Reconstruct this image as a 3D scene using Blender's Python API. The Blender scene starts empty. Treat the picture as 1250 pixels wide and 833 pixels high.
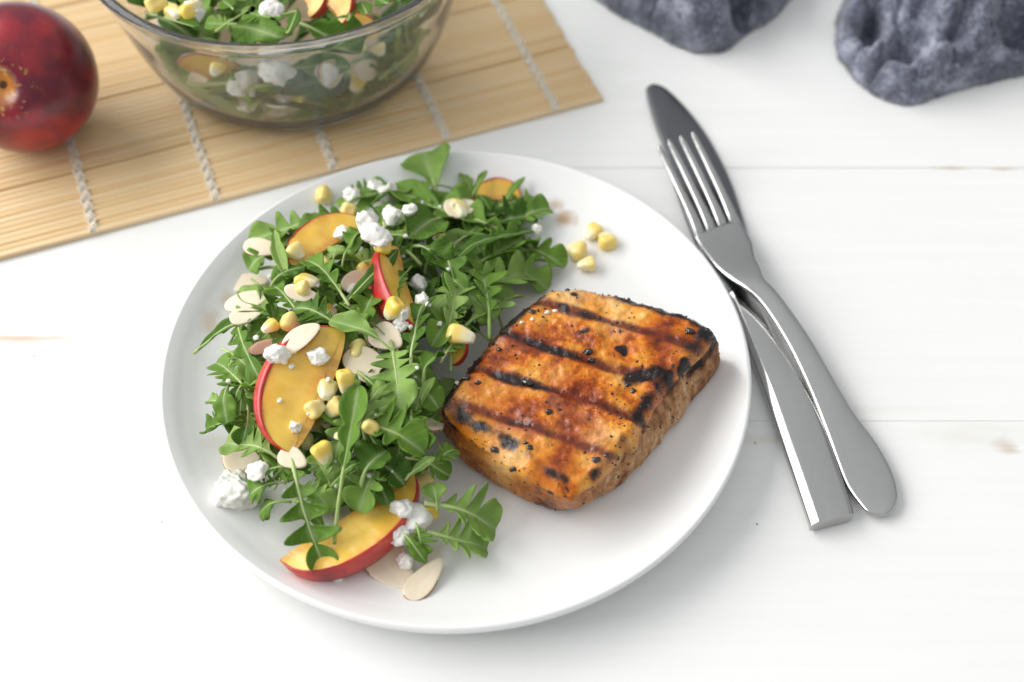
import bpy, bmesh, math, random
import numpy as np
from mathutils import Vector, Matrix

R = math.radians
scene = bpy.context.scene
col = scene.collection

# ------------------------------------------------------------------ camera
CAM_H, PITCH, LENS = 0.49, R(52.64), 50.0
cam_d = bpy.data.cameras.new('camera'); cam = bpy.data.objects.new('camera', cam_d); col.objects.link(cam)
cam.location = (0, 0, CAM_H); cam.rotation_euler = (R(90) - PITCH, 0, 0)
cam_d.lens = LENS; cam_d.sensor_width = 36; cam_d.clip_start = .01; cam_d.clip_end = 50
cam_d.dof.use_dof = True; cam_d.dof.focus_distance = 0.565; cam_d.dof.aperture_fstop = 5.0
cam_d.dof.aperture_blades = 7
scene.camera = cam

# ------------------------------------------------------------------ light: a big soft window on the left, pale room around
world = bpy.data.worlds.new('World'); scene.world = world; world.use_nodes = True
wb = world.node_tree.nodes['Background']; wb.inputs[0].default_value = (.95, .98, 1, 1); wb.inputs[1].default_value = 1.0
wt = world.node_tree; wc = wt.nodes.new('ShaderNodeTexCoord'); wsx = wt.nodes.new('ShaderNodeSeparateXYZ'); wr = wt.nodes.new('ShaderNodeValToRGB')
wt.links.new(wc.outputs['Generated'], wsx.inputs[0]); wt.links.new(wsx.outputs[2], wr.inputs[0]); wt.links.new(wr.outputs[0], wb.inputs[0])
wr.color_ramp.elements[0].color = (.30, .305, .31, 1); wr.color_ramp.elements[1].color = (.66, .67, .68, 1)
def area(name, loc, target, sx, sy, power, color):
    d = bpy.data.lights.new(name, 'AREA'); d.shape = 'RECTANGLE'; d.size = sx; d.size_y = sy; d.energy = power; d.color = color
    o = bpy.data.objects.new(name, d); col.objects.link(o); o.location = loc
    o.rotation_euler = (Vector(target) - Vector(loc)).to_track_quat('-Z', 'Y').to_euler()
    return o
area('window_light', (-2.30, .95, 1.60), (0, .36, 0), 3.4, 1.9, 116, (1, .985, .96))
scene.view_settings.view_transform = 'Standard'; scene.view_settings.look = 'None'
scene.view_settings.exposure = .11; scene.view_settings.gamma = 1
scene.cycles.max_bounces = 28; scene.cycles.transmission_bounces = 28; scene.cycles.transparent_max_bounces = 12
scene.cycles.use_denoising = True

# ------------------------------------------------------------------ pixel -> place on a level at height z (photo is 1250 x 833)
FPX = 1250 * LENS / 36
SP, CP = math.sin(PITCH), math.cos(PITCH)
FW = np.array([0, CP, -SP]); RT = np.array([1., 0, 0]); UP = np.array([0, SP, CP]); EYE = np.array([0, 0, CAM_H])
def at(x, y, z=0.0):
    d = FW * FPX + RT * (x - 625) - UP * (y - 416.5)
    return EYE + d * ((z - CAM_H) / d[2])

# ------------------------------------------------------------------ numpy noise
def _hash(ix, iy, iz, seed):
    h = (ix * 374761393 + iy * 668265263 + iz * 2147483647 + seed * 1274126177) & 0xffffffff
    h = ((h ^ (h >> 13)) * 1274126177) & 0xffffffff
    h = ((h ^ (h >> 16)) * 2246822519) & 0xffffffff
    return ((h ^ (h >> 15)) & 0xffffff) / float(0xffffff)
def vnoise(p, seed=0):
    p = np.asarray(p, float); i = np.floor(p).astype(np.int64); f = p - i; f = f * f * f * (f * (f * 6 - 15) + 10)
    out = 0
    for dx in (0, 1):
        for dy in (0, 1):
            for dz in (0, 1):
                w = (f[..., 0] if dx else 1 - f[..., 0]) * (f[..., 1] if dy else 1 - f[..., 1]) * (f[..., 2] if dz else 1 - f[..., 2])
                out = out + w * _hash(i[..., 0] + dx, i[..., 1] + dy, i[..., 2] + dz, seed)
    return out * 2 - 1
def fbm(p, freq, octaves=3, seed=0, gain=.5):
    p = np.asarray(p, float); v = 0; a = 1; n = 0
    for k in range(octaves):
        v = v + a * vnoise(p * freq + 17.3 * k, seed + k); n += a; a *= gain; freq *= 2.03
    return v / n
def sstep(a, b, x):
    t = np.clip((x - a) / (b - a), 0, 1); return t * t * (3 - 2 * t)

# ------------------------------------------------------------------ object helpers
def link(o, parent=None):
    col.objects.link(o)
    if parent is not None: o.parent = parent
    return o
def mesh_np(name, V, F, mats, smooth=True, midx=None, uv=None, attrs=None):
    me = bpy.data.meshes.new(name)
    me.from_pydata([tuple(v) for v in np.asarray(V, float).tolist()], [], F)
    for m in (mats if isinstance(mats, (list, tuple)) else [mats]): me.materials.append(m)
    if smooth: me.polygons.foreach_set('use_smooth', [True] * len(me.polygons))
    if midx is not None: me.polygons.foreach_set('material_index', list(midx))
    if uv is not None:
        l = me.uv_layers.new(name='UVMap'); li = np.empty(len(me.loops), np.int32); me.loops.foreach_get('vertex_index', li)
        l.data.foreach_set('uv', np.asarray(uv, np.float32)[li].ravel())
    for k, a in (attrs or {}).items():
        at_ = me.attributes.new(k, 'FLOAT', 'POINT'); at_.data.foreach_set('value', np.asarray(a, np.float32))
    me.update()
    return me
def obj(name, me, parent=None):
    return link(bpy.data.objects.new(name, me), parent)
def tag(o, label=None, cat=None, group=None, kind=None):
    if label: o['label'] = label
    if cat: o['category'] = cat
    if group: o['group'] = group
    if kind: o['kind'] = kind
    return o
def empty(name, loc=(0, 0, 0)):
    o = bpy.data.objects.new(name, None); o.empty_display_size = .01; col.objects.link(o); o.location = loc
    return o
def grid_faces(n, m, wrap_n=False, wrap_m=False, off=0):
    F = []
    for i in range(n if wrap_n else n - 1):
        for j in range(m if wrap_m else m - 1):
            a = i * m + j; b = ((i + 1) % n) * m + j; c = ((i + 1) % n) * m + (j + 1) % m; d = i * m + (j + 1) % m
            F.append((a + off, b + off, c + off, d + off))
    return F
def lathe(profile, seg=128):
    """closed or open profile of (r, z); rings wrap round z"""
    V = []
    for r, z in profile:
        for k in range(seg):
            a = 2 * math.pi * k / seg; V.append((r * math.cos(a), r * math.sin(a), z))
    n = len(profile); F = []
    for i in range(n - 1):
        for k in range(seg):
            k2 = (k + 1) % seg; F.append((i * seg + k, i * seg + k2, (i + 1) * seg + k2, (i + 1) * seg + k))
    return V, F
def smooth_profile(pts, per=6):
    P = [np.array(p, float) for p in pts]; out = []
    for i in range(len(P) - 1):
        p0 = P[max(i - 1, 0)]; p1 = P[i]; p2 = P[i + 1]; p3 = P[min(i + 2, len(P) - 1)]
        for k in range(per):
            t = k / per
            out.append(.5 * ((2 * p1) + (-p0 + p2) * t + (2 * p0 - 5 * p1 + 4 * p2 - p3) * t * t + (-p0 + 3 * p1 - 3 * p2 + p3) * t ** 3))
    out.append(P[-1]); return np.array(out)
def tube(path, rad, seg=8, cap=True):
    P = np.asarray(path, float); n = len(P); rad = np.broadcast_to(np.asarray(rad, float), (n,))
    T = np.gradient(P, axis=0); T /= np.linalg.norm(T, axis=1)[:, None] + 1e-12
    ref = np.array([0, 0, 1.]) if abs(T[0, 2]) < .9 else np.array([1., 0, 0])
    V = []
    for i in range(n):
        a = np.cross(T[i], ref); a /= np.linalg.norm(a) + 1e-12; b = np.cross(a, T[i])
        for k in range(seg):
            t = 2 * math.pi * k / seg; V.append(P[i] + rad[i] * (a * math.cos(t) + b * math.sin(t)))
    F = grid_faces(n, seg, wrap_m=True)
    if cap:
        F.append(tuple(range(seg))); F.append(tuple(reversed(range((n - 1) * seg, n * seg))))
    return V, F

from mathutils.bvhtree import BVHTree
SURF_V, SURF_F, TREE = [], [], [None]
def add_surface(V, F):
    b = len(SURF_V); SURF_V.extend([tuple(v) for v in np.asarray(V).tolist()]); SURF_F.extend([tuple(a + b for a in f) for f in F])
def build_bvh(): TREE[0] = BVHTree.FromPolygons(SURF_V, SURF_F)
def drop(px, py, lift=0.):
    d = FW * FPX + RT * (px - 625) - UP * (py - 416.5); d = d / np.linalg.norm(d)
    h = TREE[0].ray_cast(Vector(EYE), Vector(d))[0]
    return np.array(h) + np.array([0, 0, lift])
def add_object_surface(o):
    me = o.data; V = np.empty(len(me.vertices) * 3); me.vertices.foreach_get('co', V); V = V.reshape(-1, 3)
    Mw = Matrix.LocRotScale(o.location, o.rotation_euler, o.scale)
    if o.parent: Mw = Matrix.LocRotScale(o.parent.location, o.parent.rotation_euler, o.parent.scale) @ Mw
    A_ = np.array(Mw); add_surface(V @ A_[:3, :3].T + A_[:3, 3], [tuple(p.vertices) for p in me.polygons])

# ------------------------------------------------------------------ material helpers
class NT:
    def __init__(s, name):
        s.m = bpy.data.materials.new(name); s.m.use_nodes = True; s.t = s.m.node_tree
        s.b = s.t.nodes['Principled BSDF']; s.out = s.t.nodes['Material Output']
    def n(s, kind, **kw):
        x = s.t.nodes.new(kind)
        for k, v in kw.items():
            if k.startswith('_'): setattr(x, k[1:], v)
        return x
    def set(s, **kw):
        for k, v in kw.items():
            i = s.b.inputs[k.replace('_', ' ')]
            if hasattr(v, 'is_output') or isinstance(v, bpy.types.NodeSocket): s.t.links.new(v, i)
            else: i.default_value = v
        return s
    def lk(s, a, b): s.t.links.new(a, b)
    def coord(s, which='Object'): return s.n('ShaderNodeTexCoord').outputs[which]
    def mapping(s, v, scale=(1, 1, 1), rot=(0, 0, 0), loc=(0, 0, 0)):
        x = s.n('ShaderNodeMapping'); s.lk(v, x.inputs[0]); x.inputs['Scale'].default_value = scale
        x.inputs['Rotation'].default_value = rot; x.inputs['Location'].default_value = loc; return x.outputs[0]
    def noise(s, v, scale=5, detail=3, rough=.5, dist=0):
        x = s.n('ShaderNodeTexNoise'); s.lk(v, x.inputs['Vector']); x.inputs['Scale'].default_value = scale
        x.inputs['Detail'].default_value = detail; x.inputs['Roughness'].default_value = rough; x.inputs['Distortion'].default_value = dist
        return x.outputs['Fac']
    def voronoi(s, v, scale=5, feature='F1', out='Distance'):
        x = s.n('ShaderNodeTexVoronoi'); x.feature = feature; s.lk(v, x.inputs['Vector']); x.inputs['Scale'].default_value = scale
        return x.outputs[out]
    def ramp(s, f, stops, interp='LINEAR'):
        x = s.n('ShaderNodeValToRGB'); s.lk(f, x.inputs[0]); e = x.color_ramp.elements; x.color_ramp.interpolation = interp
        while len(e) < len(stops): e.new(.5)
        for k, (p, c) in enumerate(stops):
            e[k].position = p; e[k].color = (c, c, c, 1) if isinstance(c, (int, float)) else (*c, 1)
        return x.outputs[0]
    def math(s, op, a, b=None, c=None, clamp=False):
        x = s.n('ShaderNodeMath'); x.operation = op; x.use_clamp = clamp
        for k, v in enumerate((a, b, c)):
            if v is None: continue
            if isinstance(v, (int, float)): x.inputs[k].default_value = v
            else: s.lk(v, x.inputs[k])
        return x.outputs[0]
    def mix(s, f, a, b, blend='MIX'):
        x = s.n('ShaderNodeMix'); x.data_type = 'RGBA'; x.blend_type = blend
        for k, v in ((0, f), (6, a), (7, b)):
            if isinstance(v, (int, float)): x.inputs[k].default_value = v
            elif isinstance(v, tuple): x.inputs[k].default_value = (*v, 1)
            else: s.lk(v, x.inputs[k])
        return x.outputs[2]
    def attr(s, name):
        x = s.n('ShaderNodeAttribute'); x.attribute_name = name; return x.outputs['Fac']
    def rnd(s): return s.n('ShaderNodeObjectInfo').outputs['Random']
    def sep(s, v):
        x = s.n('ShaderNodeSeparateXYZ'); s.lk(v, x.inputs[0]); return x.outputs
    def bump(s, h, strength=.3, dist=.001):
        x = s.n('ShaderNodeBump'); s.lk(h, x.inputs['Height']); x.inputs['Strength'].default_value = strength; x.inputs['Distance'].default_value = dist
        s.lk(x.outputs[0], s.b.inputs['Normal']); return s
M = {}

# white painted boards, worn in a few places (world metres)
def mat_table():
    t = NT('white_paint'); g = t.n('ShaderNodeNewGeometry').outputs['Position']
    xyz = t.sep(g)
    brush = t.noise(t.mapping(g, (6, 160, 1)), 1, 4, .6)
    blot = t.noise(g, 9, 3, .5)
    c = t.mix(t.math('MULTIPLY', t.ramp(brush, [(.3, 0), (.7, 1)]), .55), (.87, .875, .865), (.81, .82, .80))
    scr = t.ramp(t.noise(t.mapping(g, (14, 380, 1), (0, 0, .04)), 1, 3, .7), [(.70, 0), (.76, 1)])
    c = t.mix(t.math('MULTIPLY', scr, .35), c, (.74, .73, .70))
    c = t.mix(t.math('MULTIPLY', t.ramp(blot, [(.45, 0), (.75, 1)]), .25), c, (.80, .80, .77))
    wob = t.noise(t.mapping(g, (40, 220, 1)), 1, 4, .65)
    def stain(px, py, rx, ry, colr, strength, soft=.9):
        nonlocal c
        p = at(px, py)
        dx = t.math('DIVIDE', t.math('SUBTRACT', xyz[0], float(p[0])), rx); dy = t.math('DIVIDE', t.math('SUBTRACT', xyz[1], float(p[1])), ry)
        d = t.math('SQRT', t.math('ADD', t.math('MULTIPLY', dx, dx), t.math('MULTIPLY', dy, dy)))
        d = t.math('ADD', d, t.math('MULTIPLY', t.math('SUBTRACT', wob, .5), 1.6))
        m = t.math('MULTIPLY', t.ramp(d, [(max(0., 1 - soft), 1), (1, 0)]), strength)
        c = t.mix(m, c, colr)
    stain(20, 413, .025, .0022, (.62, .36, .18), .75)
    stain(20, 420, .020, .004, (.75, .55, .40), .35)
    stain(1160, 205, .012, .0016, (.5, .36, .2), .55)
    stain(1225, 206, .009, .0018, (.5, .33, .17), .6)
    stain(1225, 543, .006, .006, (.55, .40, .28), .5)
    stain(1190, 530, .030, .009, (.72, .70, .64), .5)
    stain(1235, 549, .005, .003, (.45, .32, .2), .45)
    stain(930, 538, .02, .004, (.70, .67, .6), .5)
    stain(198, 637, .0008, .0008, (.4, .25, .12), .9)
    stain(922, 541, .001, .0012, (.3, .25, .18), .8)
    stain(42, 434, .0012, .0009, (.4, .38, .33), .7)
    stain(924, 640, .0006, .0006, (.1, .1, .1), .9)
    stain(1050, 500, .05, .003, (.74, .72, .67), .35)
    t.set(Base_Color=c, Roughness=t.math('ADD', .36, t.math('MULTIPLY', brush, .22)))
    h = t.math('ADD', brush, t.math('MULTIPLY', t.noise(t.mapping(g, (25, 900, 1)), 1, 2), .35))
    t.bump(h, .22, .0006); return t.m
M['table'] = mat_table()
def plain(name, c, rough=.5, **kw):
    t = NT(name); t.set(Base_Color=(*c, 1), Roughness=rough, **kw); return t.m
M['gap'] = plain('old_paint_in_gap', (.70, .66, .58), .8)

def mat_plate():
    t = NT('white_stoneware'); g = t.coord()
    sp = t.noise(g, 900, 2, .6); lo = t.noise(g, 30, 3, .5)
    c = t.mix(t.math('MULTIPLY', lo, .3), (.87, .875, .87), (.83, .84, .83))
    xyz = t.sep(g)
    wob = t.noise(g, 160, 4, .6)
    def smear(px, py, rx, ry, colr, s):
        nonlocal c
        p = at(px, py, .0075) - np.array(PLATE)
        dx = t.math('DIVIDE', t.math('SUBTRACT', xyz[0], float(p[0])), rx); dy = t.math('DIVIDE', t.math('SUBTRACT', xyz[1], float(p[1])), ry)
        d = t.math('SQRT', t.math('ADD', t.math('MULTIPLY', dx, dx), t.math('MULTIPLY', dy, dy)))
        d = t.math('ADD', d, t.math('MULTIPLY', t.math('SUBTRACT', wob, .5), 1.5))
        c = t.mix(t.math('MULTIPLY', t.ramp(d, [(.25, 1), (1, 0)]), s), c, colr)
    smear(690, 268, .0065, .006, (.46, .24, .07), .8)
    smear(677, 252, .006, .004, (.50, .32, .14), .55)
    smear(258, 400, .006, .010, (.66, .46, .30), .5)
    smear(283, 372, .008, .006, (.64, .44, .26), .5)
    smear(300, 612, .010, .005, (.55, .36, .2), .45)
    smear(270, 545, .010, .008, (.72, .66, .58), .5)
    smear(528, 675, .007, .006, (.62, .50, .36), .55)
    smear(440, 690, .02, .006, (.70, .67, .62), .45)
    t.set(Base_Color=c, Roughness=.30, Coat_Weight=.25, Coat_Roughness=.12)
    t.bump(t.math('ADD', sp, t.math('MULTIPLY', lo, 3)), .05, .0004); return t.m
ZP = .0068                                # level of the plate's well
PLATE = (-.0232, .3510, 0)
M['plate'] = mat_plate()

def mat_leaf(name, stops, vein, rough, sheen):
    t = NT(name); uv = t.coord('UV'); s = t.sep(uv); r = t.rnd(); g = t.coord()
    d = t.math('ABSOLUTE', t.math('SUBTRACT', s[1], .5))
    side = t.math('FRACT', t.math('ADD', t.math('MULTIPLY', s[0], 13), t.math('MULTIPLY', d, -5)))
    sv = t.ramp(t.math('ABSOLUTE', t.math('SUBTRACT', side, .5)), [(0, 1), (.10, 0)])
    mid = t.ramp(d, [(0, 1), (.05, .45), (.12, 0)])
    lo = t.noise(g, 110, 3, .5)
    c = t.ramp(r, stops)
    c = t.mix(t.math('MULTIPLY', t.ramp(lo, [(.35, 0), (.7, 1)]), .5), c, t.mix(1, c, (1.7, 1.55, 1.5), 'MULTIPLY'))
    c = t.mix(t.math('MULTIPLY', sv, .34), c, vein)
    c = t.mix(t.math('MULTIPLY', mid, .75), c, vein)
    t.set(Base_Color=c, Roughness=rough, Specular_IOR_Level=.20, Sheen_Weight=sheen, Sheen_Roughness=.4)
    t.b.inputs['Sheen Tint'].default_value = (.85, .95, .9, 1)
    h = t.math('SUBTRACT', t.noise(g, 420, 2), t.math('MULTIPLY', sv, .8))
    t.bump(h, .35, .0004)
    tr = t.n('ShaderNodeBsdfTranslucent'); t.lk(t.mix(1, c, (1.0, 1.25, .35), 'MULTIPLY'), tr.inputs[0])
    mx = t.n('ShaderNodeMixShader'); mx.inputs[0].default_value = .30
    t.lk(t.b.outputs[0], mx.inputs[1]); t.lk(tr.outputs[0], mx.inputs[2]); t.lk(mx.outputs[0], t.out.inputs[0])
    return t.m
M['leaf_top'] = mat_leaf('arugula_leaf_upper', [(0, (.010, .050, .002)), (.25, (.028, .110, .003)), (.50, (.085, .230, .006)), (.78, (.20, .42, .015)), (1, (.27, .42, .12))], (.36, .48, .18), .30, .0)
M['leaf_under'] = mat_leaf('arugula_leaf_under', [(0, (.060, .155, .016)), (.5, (.16, .31, .040)), (1, (.32, .47, .14))], (.42, .52, .27), .45, .0)
def mat_stem():
    t = NT('arugula_stem'); r = t.rnd()
    t.set(Base_Color=t.mix(r, (.28, .42, .11), (.50, .60, .27)), Roughness=.38, Subsurface_Weight=.2, Subsurface_Scale=.002); return t.m
M['stem'] = mat_stem()

def mat_corn():
    t = NT('sweetcorn_skin'); g = t.coord(); z = t.sep(g)[2]; r = t.rnd()
    body = t.mix(r, (.90, .64, .10), (.90, .76, .32))
    tipm = t.ramp(t.math('ADD', t.math('MULTIPLY', z, 100), t.math('MULTIPLY', t.noise(g, 260, 2), .5)), [(.12, 1), (.55, 0)])
    # the cut root end is pale (local -z)
    c = t.mix(t.ramp(t.math('ADD', t.math('MULTIPLY', z, 130), .5), [(.0, 1), (.42, .35), (.62, 0)]), body, (.90, .86, .66))
    t.set(Base_Color=c, Roughness=.26, Subsurface_Weight=.35, Subsurface_Scale=.003, Coat_Weight=.3, Coat_Roughness=.1)
    t.b.inputs['Subsurface Radius'].default_value = (1, .6, .2)
    t.bump(t.noise(g, 300, 2), .15, .0006); return t.m
M['corn'] = mat_corn()
def mat_feta():
    t = NT('feta'); g = t.coord()
    n = t.noise(g, 500, 4, .6)
    t.set(Base_Color=t.mix(n, (.88, .86, .79), (.92, .91, .87)), Roughness=.5, Subsurface_Weight=.25, Subsurface_Scale=.0015)
    t.bump(n, .4, .0008); return t.m
M['feta'] = mat_feta()
def mat_almond():
    t = NT('almond_flesh'); g = t.coord(); n = t.noise(t.mapping(g, (1, 3, 1)), 160, 4, .6)
    t.set(Base_Color=t.mix(n, (.80, .66, .46), (.87, .79, .64)), Roughness=.5, Subsurface_Weight=.2, Subsurface_Scale=.0015)
    t.bump(n, .25, .0006); return t.m
M['almond'] = mat_almond()
def mat_almond_skin():
    t = NT('almond_skin'); g = t.coord(); n = t.noise(g, 350, 4, .7)
    t.set(Base_Color=t.mix(t.ramp(n, [(.35, 0), (.65, 1)]), (.26, .085, .03), (.50, .24, .11)), Roughness=.6); t.bump(n, .5, .0006); return t.m
M['almond_skin'] = mat_almond_skin()
def mat_flesh():
    t = NT('peach_flesh'); uv = t.sep(t.coord('UV')); g = t.coord(); r = t.rnd()
    n = t.noise(g, 90, 3, .6); uvv = t.coord('UV'); fib = t.noise(t.mapping(uvv, (2.2, 26, 1)), 1, 4, .6); cl = t.noise(g, 38, 3, .55)
    rad = t.math('ADD', uv[0], t.math('MULTIPLY', t.math('SUBTRACT', n, .5), .22))
    c = t.ramp(rad, [(0, (.66, .26, .04)), (.22, (.82, .50, .07)), (.7, (.86, .52, .06)), (.92, (.82, .34, .03)), (1, (.66, .10, .015))])
    c = t.mix(t.math('MULTIPLY', t.ramp(fib, [(.35, 0), (.7, 1)]), .45), c, (.88, .66, .20))
    c = t.mix(t.math('MULTIPLY', t.ramp(cl, [(.42, 0), (.68, 1)]), .55), c, (.86, .60, .09))
    c = t.mix(t.math('MULTIPLY', t.ramp(cl, [(.30, 1), (.46, 0)]), .45), c, (.80, .36, .03))
    t.set(Base_Color=c, Roughness=.30, Subsurface_Weight=.35, Subsurface_Scale=.004, Coat_Weight=.2, Coat_Roughness=.2)
    t.b.inputs['Subsurface Radius'].default_value = (1, .45, .15)
    t.bump(t.math('ADD', fib, n), .25, .0007); return t.m
M['flesh'] = mat_flesh()
def mat_skin():
    t = NT('peach_skin'); g = t.coord(); n = t.noise(g, 45, 4, .65)
    c = t.ramp(n, [(.30, (.24, .010, .014)), (.52, (.56, .024, .022)), (.70, (.70, .10, .03)), (.85, (.76, .32, .06))])
    t.set(Base_Color=c, Roughness=.34, Coat_Weight=.3, Coat_Roughness=.2); t.bump(t.noise(g, 600, 2), .12, .0004); return t.m
M['peach_skin'] = mat_skin()

# ------------------------------------------------------------------ the table: boards running left to right, thin painted-over gaps
table = tag(empty('table', (0, .4, 0)), 'table top of white painted wooden boards with small worn brown spots', 'table', kind='structure')
SEAM0, BOARD = .3323, .1460
def board_mesh(i):
    w, g, L = BOARD, .00005, 2.2
    bm = bmesh.new(); bmesh.ops.create_cube(bm, size=1)
    for v in bm.verts: v.co = Vector((v.co.x * L, v.co.y * (w - 2 * g), v.co.z * .024 - .012))
    bmesh.ops.bevel(bm, geom=[e for e in bm.edges if abs(e.verts[0].co.x - e.verts[1].co.x) > .1], offset=.00028, segments=2, affect='EDGES')
    me = bpy.data.meshes.new('plank'); bm.to_mesh(me); bm.free(); me.materials.append(M['table']); return me
pm = board_mesh(0)
for k in range(-4, 6):
    o = obj('plank', pm, table); o.location = (.012 * (k % 3), SEAM0 + BOARD * (k + .5) - .4, 0.00006 * ((k * 7) % 4) - .0002)
V, F = [], []
bm = bmesh.new(); bmesh.ops.create_cube(bm, size=1)
for v in bm.verts: v.co = Vector((v.co.x * 2.15, v.co.y * 1.45, v.co.z * .01 - .0055))
me = bpy.data.meshes.new('filler'); bm.to_mesh(me); bm.free(); me.materials.append(M['gap'])
o = obj('gap_filler', me, table); o.location = (0, SEAM0 + BOARD - .4, 0)

# ------------------------------------------------------------------ the plate
prof = [(0, ZP), (.05, ZP), (.085, ZP), (.0965, ZP + .0007), (.1055, ZP + .0026), (.1120, ZP + .0056), (.1165, ZP + .0085), (.1192, .0169), (.1205, .0175), (.1216, .0170),
        (.1219, .0157), (.1208, .0120), (.1182, .0078), (.1130, .0048), (.1040, .0030), (.086, .0022), (.083, .0004), (.078, .0004), (.075, .0020), (.04, .0022), (0, .0022)]
V, F = lathe(smooth_profile(prof[::-1], 5), 160)
tag(obj('plate', mesh_np('plate', V, F, M['plate'])), 'round white ceramic dinner plate with a low raised rim on the white table', 'plate').location = PLATE
add_surface(np.array(V) + np.array(PLATE), F)

# ------------------------------------------------------------------ grilled pork chop
def mat_chop():
    t = NT('grilled_pork'); g = t.coord()
    mark = t.attr('mark'); side = t.attr('side'); char = t.attr('char')
    big = t.noise(g, 42, 4, .6); mid = t.noise(g, 150, 5, .65); fine = t.noise(g, 620, 4, .7)
    huge = t.noise(g, 24, 2, .5)
    f = t.math('ADD', t.math('ADD', t.math('MULTIPLY', big, .62), t.math('MULTIPLY', mid, .42)), t.math('MULTIPLY', t.math('SUBTRACT', huge, .5), .45))
    top = t.ramp(f, [(.33, (.10, .012, .002)), (.41, (.34, .060, .003)), (.49, (.62, .170, .008)), (.58, (.78, .33, .040)), (.70, (.84, .52, .19))])
    pink = t.ramp(t.noise(g, 60, 2), [(.56, 0), (.70, 1)])
    top = t.mix(t.math('MULTIPLY', pink, .5), top, (.62, .26, .14))
    spots = t.ramp(t.math('ADD', mid, t.math('MULTIPLY', fine, .35)), [(.36, 1), (.47, 0)])
    top = t.mix(t.math('MULTIPLY', spots, .8), top, (.20, .035, .006))
    fibre = t.noise(t.mapping(g, (1, 1, .45), (.2, .5, 0)), 260, 4, .65)
    sd = t.ramp(t.math('ADD', t.math('MULTIPLY', fibre, .6), t.math('MULTIPLY', big, .45)), [(.38, (.06, .020, .010)), (.47, (.27, .115, .045)), (.57, (.47, .25, .11)), (.68, (.66, .45, .27))])
    front = t.attr('front')
    sdf = t.ramp(f, [(.36, (.10, .022, .006)), (.47, (.38, .12, .016)), (.58, (.54, .23, .045)), (.70, (.60, .34, .12))])
    sd = t.mix(front, sd, sdf)
    c = t.mix(side, top, sd)
    halo = t.ramp(t.math('ADD', mark, t.math('MULTIPLY', t.math('SUBTRACT', mid, .5), .9)), [(.12, 0), (.50, 1)])
    c = t.mix(t.math('MULTIPLY', halo, .92), c, (.15, .015, .002))
    core = t.ramp(t.math('ADD', mark, t.math('MULTIPLY', t.math('SUBTRACT', mid, .5), 1.1)), [(.56, 0), (.86, 1)])
    c = t.mix(core, c, (.016, .007, .005))
    ch = t.ramp(t.math('ADD', char, t.math('MULTIPLY', t.math('SUBTRACT', mid, .5), 1.2)), [(.40, 0), (.72, 1)])
    chh = t.ramp(t.math('ADD', char, t.math('MULTIPLY', t.math('SUBTRACT', mid, .5), 1.2)), [(.15, 0), (.55, 1)])
    c = t.mix(t.math('MULTIPLY', chh, .75), c, (.16, .035, .010))
    c = t.mix(ch, c, (.014, .008, .007))
    speck = t.ramp(t.voronoi(g, 330), [(.10, 1), (.17, 0)])
    speck = t.math('MULTIPLY', speck, t.ramp(t.noise(g, 85, 2), [(.50, 0), (.62, 1)]))
    c = t.mix(t.math('MULTIPLY', speck, .85), c, (.03, .015, .008))
    wet = t.math('SUBTRACT', 1, t.math('MULTIPLY', side, t.math('SUBTRACT', 1, t.math('MULTIPLY', front, .6))), clamp=True)
    wet = t.math('MULTIPLY', wet, t.math('SUBTRACT', 1, t.math('MULTIPLY', ch, .2)))
    t.set(Base_Color=c, Specular_IOR_Level=.12, Roughness=t.math('SUBTRACT', .52, t.math('MULTIPLY', wet, .14)), Subsurface_Weight=.10, Subsurface_Scale=.002,
          Coat_Weight=t.math('ADD', .06, t.math('MULTIPLY', wet, t.ramp(t.noise(g, 55, 3), [(.36, .35), (.56, 1.)]))), Coat_Roughness=.07)
    t.b.inputs['Subsurface Radius'].default_value = (1, .4, .2)
    h = t.math('ADD', t.math('MULTIPLY', mid, 1.2), t.math('MULTIPLY', fine, .35)); h = t.math('ADD', h, t.math('MULTIPLY', fibre, t.math('MULTIPLY', side, 1.2)))
    t.bump(h, .55, .0018)
    b2 = t.n('ShaderNodeBump'); t.lk(t.math('ADD', t.math('MULTIPLY', mid, .8), t.math('MULTIPLY', fine, .45)), b2.inputs['Height']); b2.inputs['Strength'].default_value = .5; b2.inputs['Distance'].default_value = .0016
    t.lk(b2.outputs[0], t.b.inputs['Coat Normal'])
    return t.m
M['chop'] = mat_chop()
ZT = ZP + .0275
top_px = [(541, 486), (555, 470), (572, 452), (590, 430), (610, 408), (632, 384), (655, 366), (680, 352), (705, 349), (735, 354), (765, 361), (795, 372), (822, 380), (846, 385), (864, 396), (870, 408),
          (856, 424), (836, 440), (822, 452), (810, 468), (796, 487), (778, 512), (760, 538), (742, 562), (722, 580), (698, 589), (668, 580), (638, 565), (608, 548), (580, 529), (558, 509)]
bot_px = [(543, 528), (552, 548), (566, 566), (590, 585), (622, 604), (655, 618), (684, 626), (708, 624), (730, 614), (748, 603), (764, 584), (790, 556), (812, 532), (838, 502), (858, 478), (870, 456), (877, 436)]
TP = np.array([at(x, y, ZT) for x, y in top_px])[:, :2]; BP = np.array([at(x, y, ZP) for x, y in bot_px])[:, :2]
CC = TP.mean(0)
def polar(P, th):
    d = P - CC; a = np.arctan2(d[:, 1], d[:, 0]); r = np.linalg.norm(d, axis=1); i = np.argsort(a); a = a[i]; r = r[i]
    return np.interp(th, np.r_[a[-1] - 2 * np.pi, a, a[0] + 2 * np.pi], np.r_[r[-1], r, r[0]])
NTH = 420
TH = np.linspace(-np.pi, np.pi, NTH, endpoint=False)
def blur(a, k):
    w = np.hanning(2 * k + 3)[1:-1]; w /= w.sum(); return np.convolve(np.r_[a[-k:], a, a[:k]], w, 'valid')
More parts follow.
